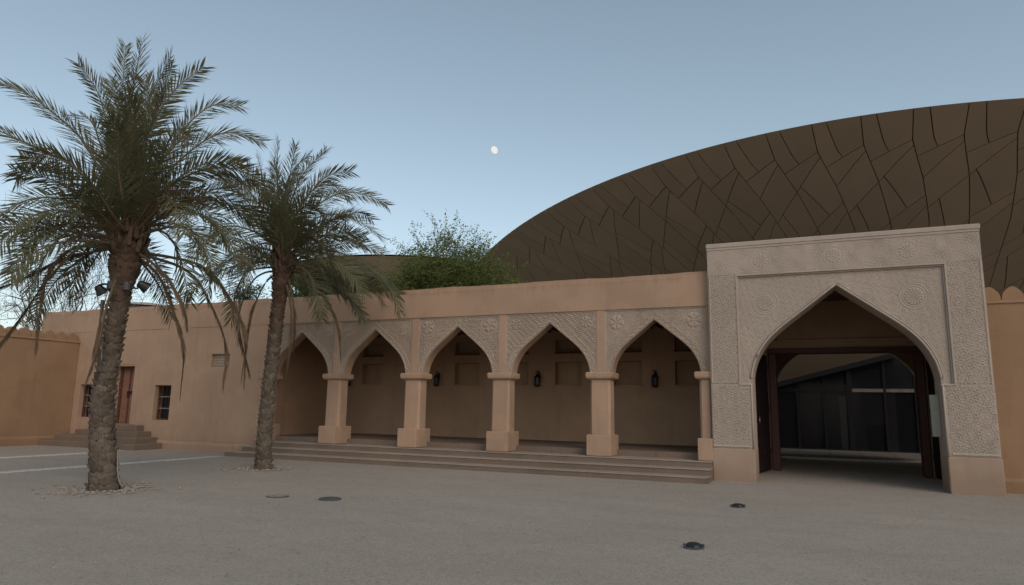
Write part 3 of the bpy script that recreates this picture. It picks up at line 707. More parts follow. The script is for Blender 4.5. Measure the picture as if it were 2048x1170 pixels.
for v_ in vs:
    for i in range(nth):
        r_ = DR-.2-v_*.99; hgt = 2.2*math.sqrt(max(0, 1-(r_/DR)**2))
        a = R(-180+360*i/nth); b.v.append(tuple(dc+(de1*math.cos(a)+de2*math.sin(a))*r_+dn*(hgt-.06)))
for k in range(len(vs)-1):
    for i in range(nth): j = (i+1) % nth; b.f.append((k*nth+i, k*nth+j, (k+1)*nth+j, (k+1)*nth+i)); b.mi.append(0)
b.build('upper_skin', M['topskin'], disc, smooth=True)
AV = [0, 1.5, 2.42, 3.6, 6.2, 9, 13, 18]; AO = [0, .06, .42, .95, 1.80, 2.3, 3.3, 4.2]
PER = 3.066; TH0 = -95.15
def cell(k, t, v): return TH0+(k+t)*PER+float(np.interp(v, AV, AO))*(1-.0*t)
EV = [(0, 0), (2.42, 1.5), (3.6, 1.8), (6.1, 4.6), (7.4, 5.2), (9.8, 8.2), (11.6, 9.2), (14.5, 12.6)]
OD = [(0, 0), (2.42, 1.5), (3.6, 1.8), (5.4, 3.6), (7.9, 6.2), (9.2, 7.0), (11.9, 10.1), (14.5, 12.6)]
SPL = {0: {0: (.30, .46), 2: (.16, .5), 4: (.25, .55), 6: (.2, .5)}, 1: {0: (.30, .46), 3: (.3, .42), 5: (.25, .5), 6: (.3, .6)}}
GAP = .019; NP = 0
def make_panel(k, L0, L1, ta0, ta1, tb0, tb1):
    """panel in column k between lines L0 (outer) and L1, from t=ta (left edge) to t=tb"""
    ln = lambda L, t: L[0]+(L[1]-L[0])*t
    gt_ = GAP/(DR-3)/R(PER); qs = {0.0, .2, .4, .6, .8, 1.0}
    for e in (0.0, 1.0):
        a, c = ln(L0, e), ln(L1, e)
        for kv in AV[1:]:
            if a+.05 < kv < c-.05: qs.add(round((kv-a)/(c-a), 4))
    qs = sorted(qs); ni = 5; nj = len(qs)-1; grid = []
    for i in range(ni+1):
        s = i/ni; row = []
        for q in qs:
            ta = ta0+(ta1-ta0)*q+gt_; tb = tb0+(tb1-tb0)*q-gt_; t = ta+(tb-ta)*s
            v0 = ln(L0, t)+(GAP*1.1 if L0 != (0, 0) else 0); v1 = ln(L1, t)-GAP*1.1; row.append((t, v0+(max(v1, v0+.01)-v0)*q))
        grid.append(row)
    me = MB(); n1 = nj+1
    for off in (0.0, -.07):
        for i in range(ni+1):
            for j in range(n1): t, v_ = grid[i][j]; me.v.append(tuple(dpt(cell(k, t, v_), v_, off*(.1 if j == 0 and L0 == (0, 0) else 1))))
    m_ = (ni+1)*n1
    for i in range(ni):
        for j in range(nj): a = i*n1+j; me.f.append((a, a+1, a+n1+1, a+n1))
    for i in range(ni):
        for (a, c) in ((i*n1, (i+1)*n1), ((i+1)*n1+nj, i*n1+nj)): me.f.append((a, c, m_+c, m_+a))
    for j in range(nj):
        for (a, c) in (((j+1), j), (ni*n1+j, ni*n1+j+1)): me.f.append((a, c, m_+c, m_+a))
    me.mi = [0]*len(me.f); me.build('panel', M['panel'], disc)
for k in range(-16, 10):
    par = k % 2; LS = OD if par else EV
    for r_ in range(len(LS)-1):
        if r_ == 6 and (k < -9 or k > 7): continue
        if r_ in SPL[par] and not (r_ >= 4 and (k < -10)):
            s0, s1 = SPL[par][r_]; make_panel(k, LS[r_], LS[r_+1], 0, 0, s0, s1); make_panel(k, LS[r_], LS[r_+1], s0, s1, 1, 1)
        else: make_panel(k, LS[r_], LS[r_+1], 0, 0, 1, 1)
b = MB(); vv = [14.0, 16, 18, 21, 25, 30, DR-.1]; ths = np.linspace(-150, -60, 60)
for v_ in vv:
    for th in ths: b.v.append(tuple(dpt(th, v_, -.03)))
for k in range(len(vv)-1):
    for i in range(len(ths)-1): b.f.append((k*60+i, (k+1)*60+i, (k+1)*60+i+1, k*60+i+1)); b.mi.append(0)
b.build('inner_soffit', M['panel'], disc, smooth=True)
# far disc and far dome
def far_disc(name, c, rad, tilt, sag, label, mat):
    o = thing(name, c, label, 'museum roof'); b = MB(); C_ = Vector(c); nn_ = Vector((math.sin(tilt[0]), math.sin(tilt[1]), 1)).normalized(); a1 = Vector((0, 1, 0)).cross(nn_).normalized(); a2 = nn_.cross(a1)
    for part, sgn in (('lower_skin', -1), ('upper_skin', 1)):
        b = MB(); n_ = 90; rr = np.linspace(1, .02, 9)
        for q in rr:
            for i in range(n_): a = 2*math.pi*i/n_; b.v.append(tuple(C_+(a1*math.cos(a)+a2*math.sin(a))*rad*q+nn_*((sag*.02 if sgn > 0 and rad > 20 else sgn*sag)*(1-q*q)+sgn*.15)))
        for k in range(8):
            for i in range(n_):
                j = (i+1) % n_; f = (k*n_+i, k*n_+j, (k+1)*n_+j, (k+1)*n_+i); b.f.append(f if sgn > 0 else f[::-1]); b.mi.append(0)
        b.build(part, mat, o, smooth=True)
fd = ray(822, 512); fd = fd/math.hypot(fd.x, fd.y); fe = Vector((fd.x, fd.y, 0))
far_disc('museum_disc', tuple(CAM+fd*120+fe*27), 27, (0, 0), 9, 'far grey-brown museum disc edge showing low behind the palms and tree', M['panel'])
far_disc('museum_disc', tuple(on_y(293, 617, 95)), 5.0, (0, 0), 1.0, 'small pale far curved roof peeping over the left parapet', M['topskin'])

# ================================================================== GLASS FRONT BEHIND THE GATE
GY = 33.0
gf = thing('glass_front', (1.5, GY, 0), 'dark framed glass front seen through the gateway', 'glass wall')
xs = [-3.2, -1.75, -.75, .33, 1.33, 2.66, 3.8, 5.2]
topz = lambda x: 2.95+(x+.73)*.27
for i in range(len(xs)-1):
    a, c = xs[i], xs[i+1]
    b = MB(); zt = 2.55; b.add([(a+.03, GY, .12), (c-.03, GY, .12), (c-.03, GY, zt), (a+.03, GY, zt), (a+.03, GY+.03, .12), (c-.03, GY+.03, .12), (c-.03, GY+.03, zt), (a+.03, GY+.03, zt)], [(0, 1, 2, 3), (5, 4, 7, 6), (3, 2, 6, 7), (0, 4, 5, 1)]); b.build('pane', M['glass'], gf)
    if topz(a) > 2.75 and a > -1:
        b = MB(); b.add([(a+.03, GY, 2.69), (c-.03, GY, 2.69), (c-.03, GY, topz(c)), (a+.03, GY, topz(a)), (a+.03, GY+.03, 2.69), (c-.03, GY+.03, 2.69), (c-.03, GY+.03, topz(c)), (a+.03, GY+.03, topz(a))], [(0, 1, 2, 3), (5, 4, 7, 6), (3, 2, 6, 7), (0, 4, 5, 1)]); b.build('pane', M['glass'], gf)
for i, x in enumerate(xs):
    wd = .10 if i == 4 else .05
    b = MB(); b.box((x-wd, GY-.08, 0.0), (x+wd, GY+.1, max(2.6, topz(x)))); b.build('mullion', M['mullion'], gf)
b = MB(); b.box((xs[0], GY-.07, 2.55), (1.23, GY+.11, 2.69)); b.build('transom', M['mullion'], gf)
b = MB(); b.box((1.43, GY-.07, 2.55), (xs[-1], GY+.11, 2.69)); b.build('transom', M['kerb'], gf)
b = MB(); b.box((xs[0], GY-.07, .02), (xs[-1], GY+.11, .12)); b.build('sill', M['mullion'], gf)
b = MB(); v = [(-6, GY-.35, topz(-6)+.02), (3.6, GY-.35, topz(3.6)), (5.4, GY-.35, 2.72), (5.4, GY-.35, 5.6), (3.4, GY-.35, topz(3.4)+.22), (-6, GY-.35, topz(-6)+.24)]
v += [(p[0], GY+.5, p[2]) for p in v]; b.add(v, [(0, 1, 2, 3, 4, 5), tuple(range(11, 5, -1))]+[(i, (i+1) % 6, 6+(i+1) % 6, 6+i)[::-1] for i in range(6)]); b.build('sloping_fascia', M['mullion'], gf)
def slab(xa, xb, ya, yb, za, zb):
    q = MB(); q.add([(xa, ya, za(xa)), (xb, ya, za(xb)), (xb, yb, za(xb)), (xa, yb, za(xa)), (xa, ya, zb(xa)), (xb, ya, zb(xb)), (xb, yb, zb(xb)), (xa, yb, zb(xa))], [(0, 3, 2, 1), (4, 5, 6, 7), (0, 1, 5, 4), (1, 2, 6, 5), (2, 3, 7, 6), (3, 0, 4, 7)]); return q
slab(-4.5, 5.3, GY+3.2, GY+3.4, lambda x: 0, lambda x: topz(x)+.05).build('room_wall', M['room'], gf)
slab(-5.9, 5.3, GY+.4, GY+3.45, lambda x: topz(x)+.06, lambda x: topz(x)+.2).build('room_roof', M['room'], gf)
b = MB(); b.box((-.72, GY+.9, .02), (-.05, GY+1.0, 2.5)); b.build('brown_reflection_prop', M['doorwood2'], gf)  # invented objects from here down, added to simulate reflections in the panes
b = MB(); b.box((.95, GY+1.6, .02), (1.22, GY+1.9, 2.4)); b.build('pale_reflection_prop', M['edging'], gf)
b = MB(); b.box((2.0, GY+1.2, .02), (2.75, GY+1.8, 1.15)); b.build('low_reflection_prop', M['darkroom'], gf)
b = MB(); b.box((3.1, GY+.6, .02), (5.0, GY+.7, 2.6)); b.build('dark_reflection_prop', M['darkroom'], gf)
kb = thing('stone_kerb', (1, 29, 0), 'pale low stone kerb in front of the glass wall', 'kerb')
for i in range(9):
    b = MB(); b.box((-4+i*1.1+.005, 28.6, -.05), (-4+(i+1)*1.1-.005, 32.6, .10), bev=.01); b.build('kerb_stone', M['kerb'], kb)
b = MB(); b.box((2.95, 25.2, -.05), (3.25, 25.6, .62), bev=.02); tag(b.build('stone_block', M['edging']), 'small pale stone block beside the inner door frame', 'block')

# ================================================================== LANTERNS
def lantern(x, z, label):
    o = thing('wall_lantern', (x, BY, z), label, 'lantern', 'lanterns on the arcade back wall'); y = BY-.17
    b = MB(); b.box((x-.05, BY-.02, z+.15), (x+.05, BY-.001, z+.42), bev=.006); b.build('back_plate', M['black'], o)
    b = MB(); b.tube([(x, BY-.02, z+.38), (x, y+.06, z+.46), (x, y, z+.44), (x, y, z+.38)], .012, 6); b.tube([(x-.07, y, z+.46), (x+.07, y, z+.46)], .012, 6); b.build('bracket', M['black'], o)
    b = MB(); b.lathe([(.02, .38), (.035, .36), (.07, .32), (.115, .26), (.12, .24), (.10, .235)], (x, y, z), 8); b.build('cap', M['black'], o)
    b = MB(); b.lathe([(.085, .236), (.088, .02), (.08, .0)], (x, y, z), 8); b.build('glass', M['lampglass'], o)
    b = MB()
    for i in range(8): a = i*math.pi/4; b.tube([(x+.093*math.cos(a), y+.093*math.sin(a), z+.24), (x+.093*math.cos(a), y+.093*math.sin(a), z-.01)], .008, 4)
    b.build('cage', M['black'], o)
    b = MB(); b.lathe([(.03, -.07), (.09, -.04), (.115, -.02), (.115, .0), (.10, .005)], (x, y, z), 8); b.build('base', M['black'], o)
for x, lab in ((-16.5, 'black wall lantern partly behind the first column from the left'), (-12.57, 'black wall lantern in the middle one of the five arches, left of centre'), (-8.64, 'black wall lantern inside the fourth arch from the left'), (-4.64, 'black wall lantern inside the arch next to the gateway')):
    lantern(x, 2.44, lab)

# ================================================================== GROUND FITTINGS
def uplight(px, label):
    p = on_z(*px); o = thing('ground_uplight', tuple(p), label, 'ground light', 'domed ground lights before the gateway'); x, y, _ = p
    b = MB(); b.lathe([(.125, -.02), (.125, .010), (.112, .016)], (x, y, 0), 20); b.build('rim', M['lid'], o)
    b = MB(); b.lathe([(.108, .012), (.102, .03), (.08, .05), (.045, .061), (.012, .064)], (x, y, 0), 20); b.build('dome', M['black'], o, smooth=True)
    for i in range(4):
        a = i*math.pi/2+.4; b = MB(); b.box((-.025, -.022, 0), (.025, .0, .03)); q = b.build('visor_slot', M['lid'], o); q.location = (x+.105*math.sin(a), y-.105*math.cos(a), .013); q.rotation_euler = (0, 0, a); q.matrix_parent_inverse = world_of(o).inverted()
uplight((1476, 1014), 'low black domed ground light, the one nearer the gateway'); uplight((1388, 1095), 'low black domed ground light, the one nearer the viewer')
for px, lab, mt in (((555, 993), 'pale round flush cover in the gravel, left of its dark neighbour', 'edging'), ((660, 998), 'dark round flush cover in the gravel before the arcade', 'lid')):
    p = on_z(*px); o = thing('ground_cover', tuple(p), lab, 'cover'); b = MB(); b.lathe([(.20, -.03), (.20, .012), (.185, .018)], (p.x, p.y, 0), 24); b.build('ring', M['lid'], o); b = MB(); b.lathe([(.18, .0), (.18, .017), (.17, .021)], (p.x, p.y, 0), 24); b.build('plate', M[mt] if mt == 'lid' else M['pebble'], o)

# ================================================================== PALMS
def catmull(P, n):
    P = [Vector(p) for p in P]; P = [P[0]*2-P[1]]+P+[P[-1]*2-P[-2]]; out = []; k = len(P)-3
    for i in range(n+1):
        u = i/n*k; q = min(int(u), k-1); t = u-q; a, b, c, d = P[q:q+4]
        out.append(.5*((2*b)+(c-a)*t+(2*a-5*b+4*c-d)*t*t+(3*b-a-3*c+d)*t**3))
    return out
def frond(parent, P, mat_dry=False, leaf=.58, dens=1.0, hang=False, name=None):
    C_ = catmull(P, 48); d = [0]
    for a, c in zip(C_[:-1], C_[1:]): d.append(d[-1]+(c-a).length)
    L = d[-1]; b = MB()
    b.tube(C_[::3], [.034*(1-i/16)**1.1+.004 for i in range(len(C_[::3]))], 5, 1)
    step = .034/dens; s = L*(.16 if not hang else .3); dd = np.array(d); CA = np.array([tuple(c) for c in C_]); tw = rnd.choice((-1, 1))*rnd.uniform(.55, 1.45)
    while s < L*.995:
        f = s/L; p = Vector((np.interp(s, dd, CA[:, 0]), np.interp(s, dd, CA[:, 1]), np.interp(s, dd, CA[:, 2])))
        i = min(int(f*47), 46); t = (C_[i+2 if i+2 < 49 else 48]-C_[i]).normalized()
        up = Vector((0, 0, 1)); side = t.cross(up)
        if side.length < .25: side = t.cross(Vector((parent['hx'], parent['hy'], 0.1)))
        side.normalize(); nn_ = side.cross(t).normalized()
        tq = tw*(.55+.45*f); side = (side*math.cos(tq)+nn_*math.sin(tq)).normalized(); nn_ = side.cross(t).normalized()
        for sg in (-1, 1):
            if rnd.random() < .05: continue
            ll = leaf*min(1, .4+f*2.4)*(1-max(0, f-.65)/.35*.42)*rnd.uniform(.8, 1.12)
            if hang: al = R(rnd.uniform(2, 13)); vv_ = rnd.uniform(-.5, .6); ll *= rnd.uniform(.45, 1)
            else: al = R(60-26*f+rnd.uniform(-8, 8)); vv_ = rnd.choice((-.05, .2, .45))+rnd.uniform(-.12, .12)
            dr_ = (t*math.cos(al)+(side*sg*math.cos(vv_)+nn_*math.sin(vv_))*math.sin(al)).normalized()
            wv = dr_.cross(nn_ if abs(dr_.dot(nn_)) < .8 else side).normalized()*(.0125 if not hang else .0085)
            sag = Vector((0, 0, -1))*ll*(.06 if not hang else .25)*rnd.uniform(.5, 1.6)
            m1 = p+dr_*ll*.5+sag*.3; e = p+dr_*ll+sag
            b.add([p-wv*.45, p+wv*.45, m1+wv, m1-wv, e], [(0, 1, 2, 3), (3, 2, 4)])
        s += step*rnd.uniform(.8, 1.2)
    return b.build(name or ('dry_frond' if mat_dry else 'frond'), [M['dry'] if mat_dry else M['frond'], M['rachis']], parent)
def boot_mesh(seed):
    q = random.Random(seed); b = MB(); w_ = .155; j = lambda a: q.uniform(-a, a)
    lower = [(-w_*.8+j(.01), -.01, -.10), (-w_*.4, .006, -.11+j(.01)), (0, .012, -.11), (w_*.4, .006, -.11+j(.01)), (w_*.8+j(.01), -.01, -.10)]
    mid_ = [(-w_, .0, -.005+j(.012)), (-w_*.5, .046+j(.01), .0), (0, .058+j(.012), .0+j(.01)), (w_*.5, .046+j(.01), .0), (w_, .0, -.005+j(.012))]
    top = [(-w_*.78, .02+j(.01), .04+j(.018)), (-w_*.42, .070+j(.016), .062+j(.022)), (0, .086+j(.018), .068+j(.022)), (w_*.42, .070+j(.016), .062+j(.022)), (w_*.78, .02+j(.01), .04+j(.018))]
    back = [(-w_*.6, -.04, .035), (-w_*.3, -.03, .04), (0, -.03, .04), (w_*.3, -.03, .04), (w_*.6, -.04, .035)]
    v = lower+mid_+top+back; f = []
    for k in range(3):
        for i in range(4): f.append((k*5+i, k*5+i+1, (k+1)*5+i+1, (k+1)*5+i))
    b.add(v, f); return b.mesh('boot', M['boot'])
BOOTS = [boot_mesh(s) for s in range(6)]
def palm(base_px, centre_px, radii, crown_px, spec, dry, dead_trunk, label, fill, seed, rows_dz=.118, per=6):
    p0 = on_z(*base_px); view = Vector((p0.x, p0.y, 0)).normalized(); lat = Vector((view.y, -view.x, 0))
    o = thing('palm_tree', tuple(p0), label, 'palm tree', 'date palms in the courtyard'); o['hx'] = view.x; o['hy'] = view.y
    U = lambda px, dep=0.0: on_plane(px[0], px[1], p0+view*dep, view)
    path = [p0]+[U(c) for c in centre_px]; crown = U(crown_px)
    pth = catmull(path, 40); Lz = pth[-1].z
    rad = lambda z: float(np.interp(z, [q[0] for q in radii], [q[1] for q in radii]))
    b = MB(); b.tube([Vector((0, 0, -.1))+pth[0]]+pth, [rad(0)]+[rad(q.z)-.015 for q in pth], 18); b.build('trunk', M['fibre'], o, smooth=True)
    zs_ = np.array([q.z for q in pth]); xs_ = np.array([q.x for q in pth]); ys_ = np.array([q.y for q in pth])
    z = .06; row = 0
    while z < Lz-.06:
        r_ = rad(z); c = Vector((np.interp(z, zs_, xs_), np.interp(z, zs_, ys_), z)); top = z/Lz
        for i in range(per):
            a = 2*math.pi*(i+.5*(row % 2)+.13*row)/per+rnd.uniform(-.06, .06)
            e = place('boot', BOOTS[rnd.randrange(6)], o); dirv = Vector((math.cos(a), math.sin(a), 0))
            s_ = 2*math.pi*r_/per/.285
            e.location = c+dirv*(r_-.02)+Vector((0, 0, rnd.uniform(-.02, .02)))
            e.rotation_euler = (rnd.uniform(-.15, .10)-.35*max(0, top-.8), rnd.uniform(-.14, .14), a-math.pi/2); b_s = rnd.uniform(.6, .9); e.scale = (s_*rnd.uniform(.95, 1.15), b_s*(1.0+.5*max(0, top-.75)*2), rnd.uniform(.9, 1.12)*rows_dz/.142)
            e.matrix_parent_inverse = world_of(o).inverted()
        z += rows_dz; row += 1
    # cut leaf stubs under the crown
    for i in range(26):
        a = i*2.4; zz = Lz-.35+.022*i; c = Vector((np.interp(zz, zs_, xs_), np.interp(zz, zs_, ys_), zz)); dv = Vector((math.cos(a), math.sin(a), 0)); r_ = rad(min(zz, Lz))
        b = MB(); q0 = c+dv*(r_-.08); b.tube([q0, q0+dv*.12+Vector((0, 0, .14)), q0+dv*.2+Vector((0, 0, .30+rnd.random()*.2))], [.075, .05, .035], 5); b.build('leaf_stub', M['boot'], o)
    for pts_, dep in spec:
        P = [crown+Vector((rnd.uniform(-.1, .1), rnd.uniform(-.1, .1), rnd.uniform(-.15, .1)))]; nP = len(pts_)
        for i, q in enumerate(pts_): P.append(U(q, dep*((i+1)/nP)**.9))
        frond(o, P)
    for pts_, dep in dry:
        P = [crown+Vector((0, 0, -.25))]; nP = len(pts_)
        for i, q in enumerate(pts_): P.append(U(q, dep*min(1, (i+1)/nP*1.4)))
        frond(o, P, True, .40, 2.0, True)
    for pts_, dep in dead_trunk: frond(o, [U(q, dep) for q in pts_], True, .45, 2.4, True)
    q = random.Random(seed)
    for i in range(fill[0]):
        az = i*2.39996+q.uniform(-.3, .3); el0 = R(q.uniform(*fill[1])); L = q.uniform(*fill[2]); drp = q.uniform(.5, 1.15)
        hv = Vector((math.cos(az), math.sin(az), 0)); pos = crown+hv*.12+Vector((0, 0, q.uniform(-.3, .15))); P = [pos.copy()]; el = el0
        for k in range(4): pos = pos+(hv*math.cos(el)+Vector((0, 0, math.sin(el))))*L/4; P.append(pos.copy()); el -= drp*(.16+.16*k)
        frond(o, P, q.random() < .12, .5)
    return o, crown, U
SP1 = [([(245,380),(240,250),(252,90)],1.0), ([(255,350),(262,220),(283,82)],-.5), ([(258,350),(278,240),(342,112)],.8), ([(262,370),(305,250),(352,178),(410,132)],-.3),
 ([(240,400),(222,290),(198,190),(155,125)],.4), ([(250,360),(236,230),(222,160)],1.6), ([(228,410),(172,290),(102,222),(43,182),(-25,158)],-.2), ([(224,420),(150,335),(60,290),(0,262),(-30,252)],.6),
 ([(226,430),(165,350),(105,310),(65,320),(30,360)],-1.0), ([(215,440),(130,400),(60,398),(-5,430)],.5), ([(210,450),(120,420),(50,440),(-15,500)],-.9), ([(208,455),(140,445),(70,475),(22,545)],-.4), ([(214,460),(150,455),(98,500),(62,580)],.8),
 ([(225,470),(185,480),(158,530),(143,595)],.7), ([(270,420),(325,320),(373,252),(425,211),(485,212)],.2), ([(275,430),(340,340),(415,278),(470,266),(526,284)],-.4), ([(280,430),(350,365),(430,335),(500,350),(535,395)],-.7),
 ([(285,440),(360,400),(440,398),(505,445)],.6), ([(290,450),(370,425),(430,445),(482,520)],-.9), ([(285,455),(350,448),(402,490),(432,565)],.2), ([(285,460),(332,468),(362,520),(378,605)],-.5),
 ([(262,400),(285,290),(318,215),(330,180)],-1.6), ([(256,400),(262,300),(268,225),(255,190)],-1.8), ([(290,400),(325,310),(352,260),(375,280)],-1.9), ([(248,420),(236,330),(238,260),(220,240)],-2.0), ([(285,430),(318,390),(350,410),(368,470)],-2.3),
 ([(225,430),(190,380),(165,390),(150,440)],-2.2), ([(250,380),(258,260),(300,150)],1.4), ([(262,390),(300,260),(330,170),(345,130)],1.2), ([(240,400),(205,300),(180,240),(140,230)],1.6), ([(275,400),(350,290),(400,260),(440,290)],1.6),
 ([(270,380),(290,280),(300,210),(290,160)],-.8), ([(250,390),(245,300),(250,230),(270,150)],-1.0), ([(275,440),(345,410),(410,420),(450,480)],1.7), ([(220,450),(150,420),(90,440),(50,500)],1.8)]
DR1 = [([(312,545),(345,615),(366,700),(361,788)],-.3), ([(372,540),(420,605),(452,690),(447,768)],.2), ([(400,530),(455,590),(490,670),(483,762)],.8), ([(290,515),(335,555),(368,615),(374,650)],-.8), ([(170,490),(95,560),(45,630),(-8,700)],-.6), ([(150,495),(98,545),(80,620),(72,695)],.4), ([(205,500),(120,520),(40,560),(0,575)],.9)]
DT1 = [([(232,560),(214,610),(196,690),(172,765)],-.45), ([(205,600),(200,640),(190,700)],-.4)]
p1, crown1, U1 = palm((208, 978), [(206, 900), (206, 800), (222, 700), (239, 600), (250, 530), (256, 485)], [(0, .29), (.2, .235), (1.0, .212), (2, .195), (3.4, .165), (4.0, .185), (4.4, .27), (5.2, .27)], (254, 476), SP1, DR1, DT1,
     'taller date palm with a pair of floodlights on its trunk', (16, (-20, 70), (2.3, 3.1)), 3)
SP2 = [([(560,430),(554,350),(557,280)],.5), ([(568,430),(580,350),(592,290)],-.3), ([(575,430),(605,350),(652,300)],.5), ([(580,450),(618,390),(655,352),(705,342)],-.2), ([(548,440),(528,370),(515,312)],.4), ([(542,450),(500,385),(462,350),(430,360)],-.4),
 ([(588,460),(635,410),(688,385),(738,392),(776,412)],.2), ([(590,470),(648,430),(708,438),(764,475)],-.5), ([(592,480),(655,445),(715,425),(745,440)],.9), ([(590,490),(650,470),(705,480),(768,508)],.3), ([(590,500),(660,500),(722,525),(775,570),(800,625)],-.5),
 ([(585,510),(640,530),(692,580),(722,640)],.2), ([(580,520),(618,548),(638,600),(645,640)],-.8), ([(590,500),(680,515),(742,555),(764,608)],.9), ([(540,470),(480,420),(420,402),(370,425)],.4), ([(540,480),(470,452),(412,470),(380,525)],-.4), ([(540,500),(480,500),(432,540),(412,600)],.6),
 ([(542,510),(502,530),(472,580),(462,640)],-.3), ([(565,450),(570,390),(580,350),(600,360)],-1.8), ([(575,460),(600,420),(625,410),(650,440)],-1.9), ([(552,460),(535,420),(515,415),(495,450)],-1.9), ([(560,440),(556,370),(548,330)],-1.2), ([(585,480),(620,470),(650,500),(665,550)],-1.8),
 ([(545,490),(515,490),(495,520),(488,570)],-1.7), ([(570,430),(590,340),(620,310)],1.3), ([(582,450),(625,380),(668,372),(700,400)],1.3), ([(588,480),(640,455),(690,460),(730,500)],1.5), ([(550,440),(535,380),(490,330)],1.2), ([(590,505),(650,515),(700,545),(730,590)],-1.0), ([(580,525),(640,545),(740,570),(800,590)],.0)]
DR2 = [([(535,560),(510,610),(495,680),(488,768)],.0), ([(530,545),(500,570),(478,640),(498,745)],.6), ([(600,545),(645,590),(674,650),(682,715)],-.2), ([(590,545),(640,560),(690,590),(722,620)],.5)]
DT2 = [([(574,570),(582,620),(580,690),(572,745)],-.35), ([(578,560),(588,620),(588,690)],-.3)]
p2, crown2, U2 = palm((526, 937), [(530, 860), (540, 760), (549, 680), (556, 620), (562, 570), (566, 535)], [(0, .22), (.3, .19), (1.2, .172), (3, .16), (4.4, .16), (4.9, .215), (5.6, .22)], (566, 526), SP2, DR2, DT2,
     'shorter date palm standing in front of the arcade steps', (15, (-20, 70), (2.2, 2.9)), 11)
# fruit stalk clumps in the crowns
for o_, U_, spots in ((p1, U1, [(190, 400), (290, 420)]), (p2, U2, [(690, 430), (600, 470)])):
    for q in spots:
        c = U_(q, -.4); b = MB()
        for i in range(70):
            dv = Vector((rnd.gauss(0, .18), rnd.gauss(0, .18), rnd.gauss(-.1, .16))); b.tube([c, c+dv*.5, c+dv+Vector((0, 0, -.1))], [.006, .005, .004], 3)
        b.build('fruit_stalk', M['dry'], o_)
for (o_, rr, rx, lab) in ((p1, .95, 230, 'ring of pale stones and rubble round the taller palm'), (p2, .75, 150, 'ring of pale stones and rubble round the shorter palm')):
    c = o_.location; pts = []
    for _ in range(rx):
        a = rnd.random()*6.283; d_ = rnd.uniform(.36, rr) if rnd.random() < .85 else rnd.uniform(rr, rr+.5); pts.append((c.x+d_*math.cos(a), c.y+d_*math.sin(a), 0))
    tag(place('stone_ring', pebbles('stone_ring', pts, .02, .062, M['pebble'], .6)), lab, 'stones', kind='stuff')
# floodlights on the taller palm
def floodlight(root_px, joint_px, head0, head1, dep, label, arm):
    a = U1(root_px, dep); j = U1(joint_px, dep); h0 = U1(head0, dep); h1 = U1(head1, dep)
    o = thing('floodlight', tuple(a), label, 'floodlight', 'floodlights strapped to the palm')
    b = MB(); b.tube([U1(q, dep) for q in arm], .022, 6); b.build('arm', M['black'], o)
    b = MB(); ax = (h1-h0).normalized(); b.tube([h0-ax*.03, h0, h0+ax*.05, h1], [.05, .075, .085, .125], 14); b.build('housing', M['black'], o)
    b = MB(); b.tube([h1-ax*.01, h1+ax*.004], [.11, .11], 14); b.build('lens', M['lampglass'], o)
    b = MB(); b.tube([a+Vector((0, 0, -.07)), a+Vector((0, 0, .09))], [.075, .06], 10); b.build('mount', M['lid'], o)
floodlight((253, 573), (277, 575), (279, 567), (295, 577), -.33, 'black floodlight jutting right from the palm trunk', [(255, 575), (268, 576), (275, 577), (276, 570), (279, 567)])
floodlight((222, 571), (196, 572), (196, 574), (206, 587), -.10, 'black floodlight hooked to the left side of the palm trunk', [(222, 569), (208, 568), (199, 570), (195, 574)])
b = MB(); b.tube([U1(q, -.36) for q in ((216, 580), (207, 610), (204, 660), (203, 720))], .012, 5); tag(b.build('power_cable', M['cable']), 'thin pale cable hanging down the upper trunk of the taller palm', 'cable')
b = MB(); b.tube([U1(q, -.2) for q in ((236, 900), (235, 940), (238, 962), (245, 974))], .016, 5); tag(b.build('power_cable', M['cable']), 'short dark cable at the foot of the taller palm', 'cable')

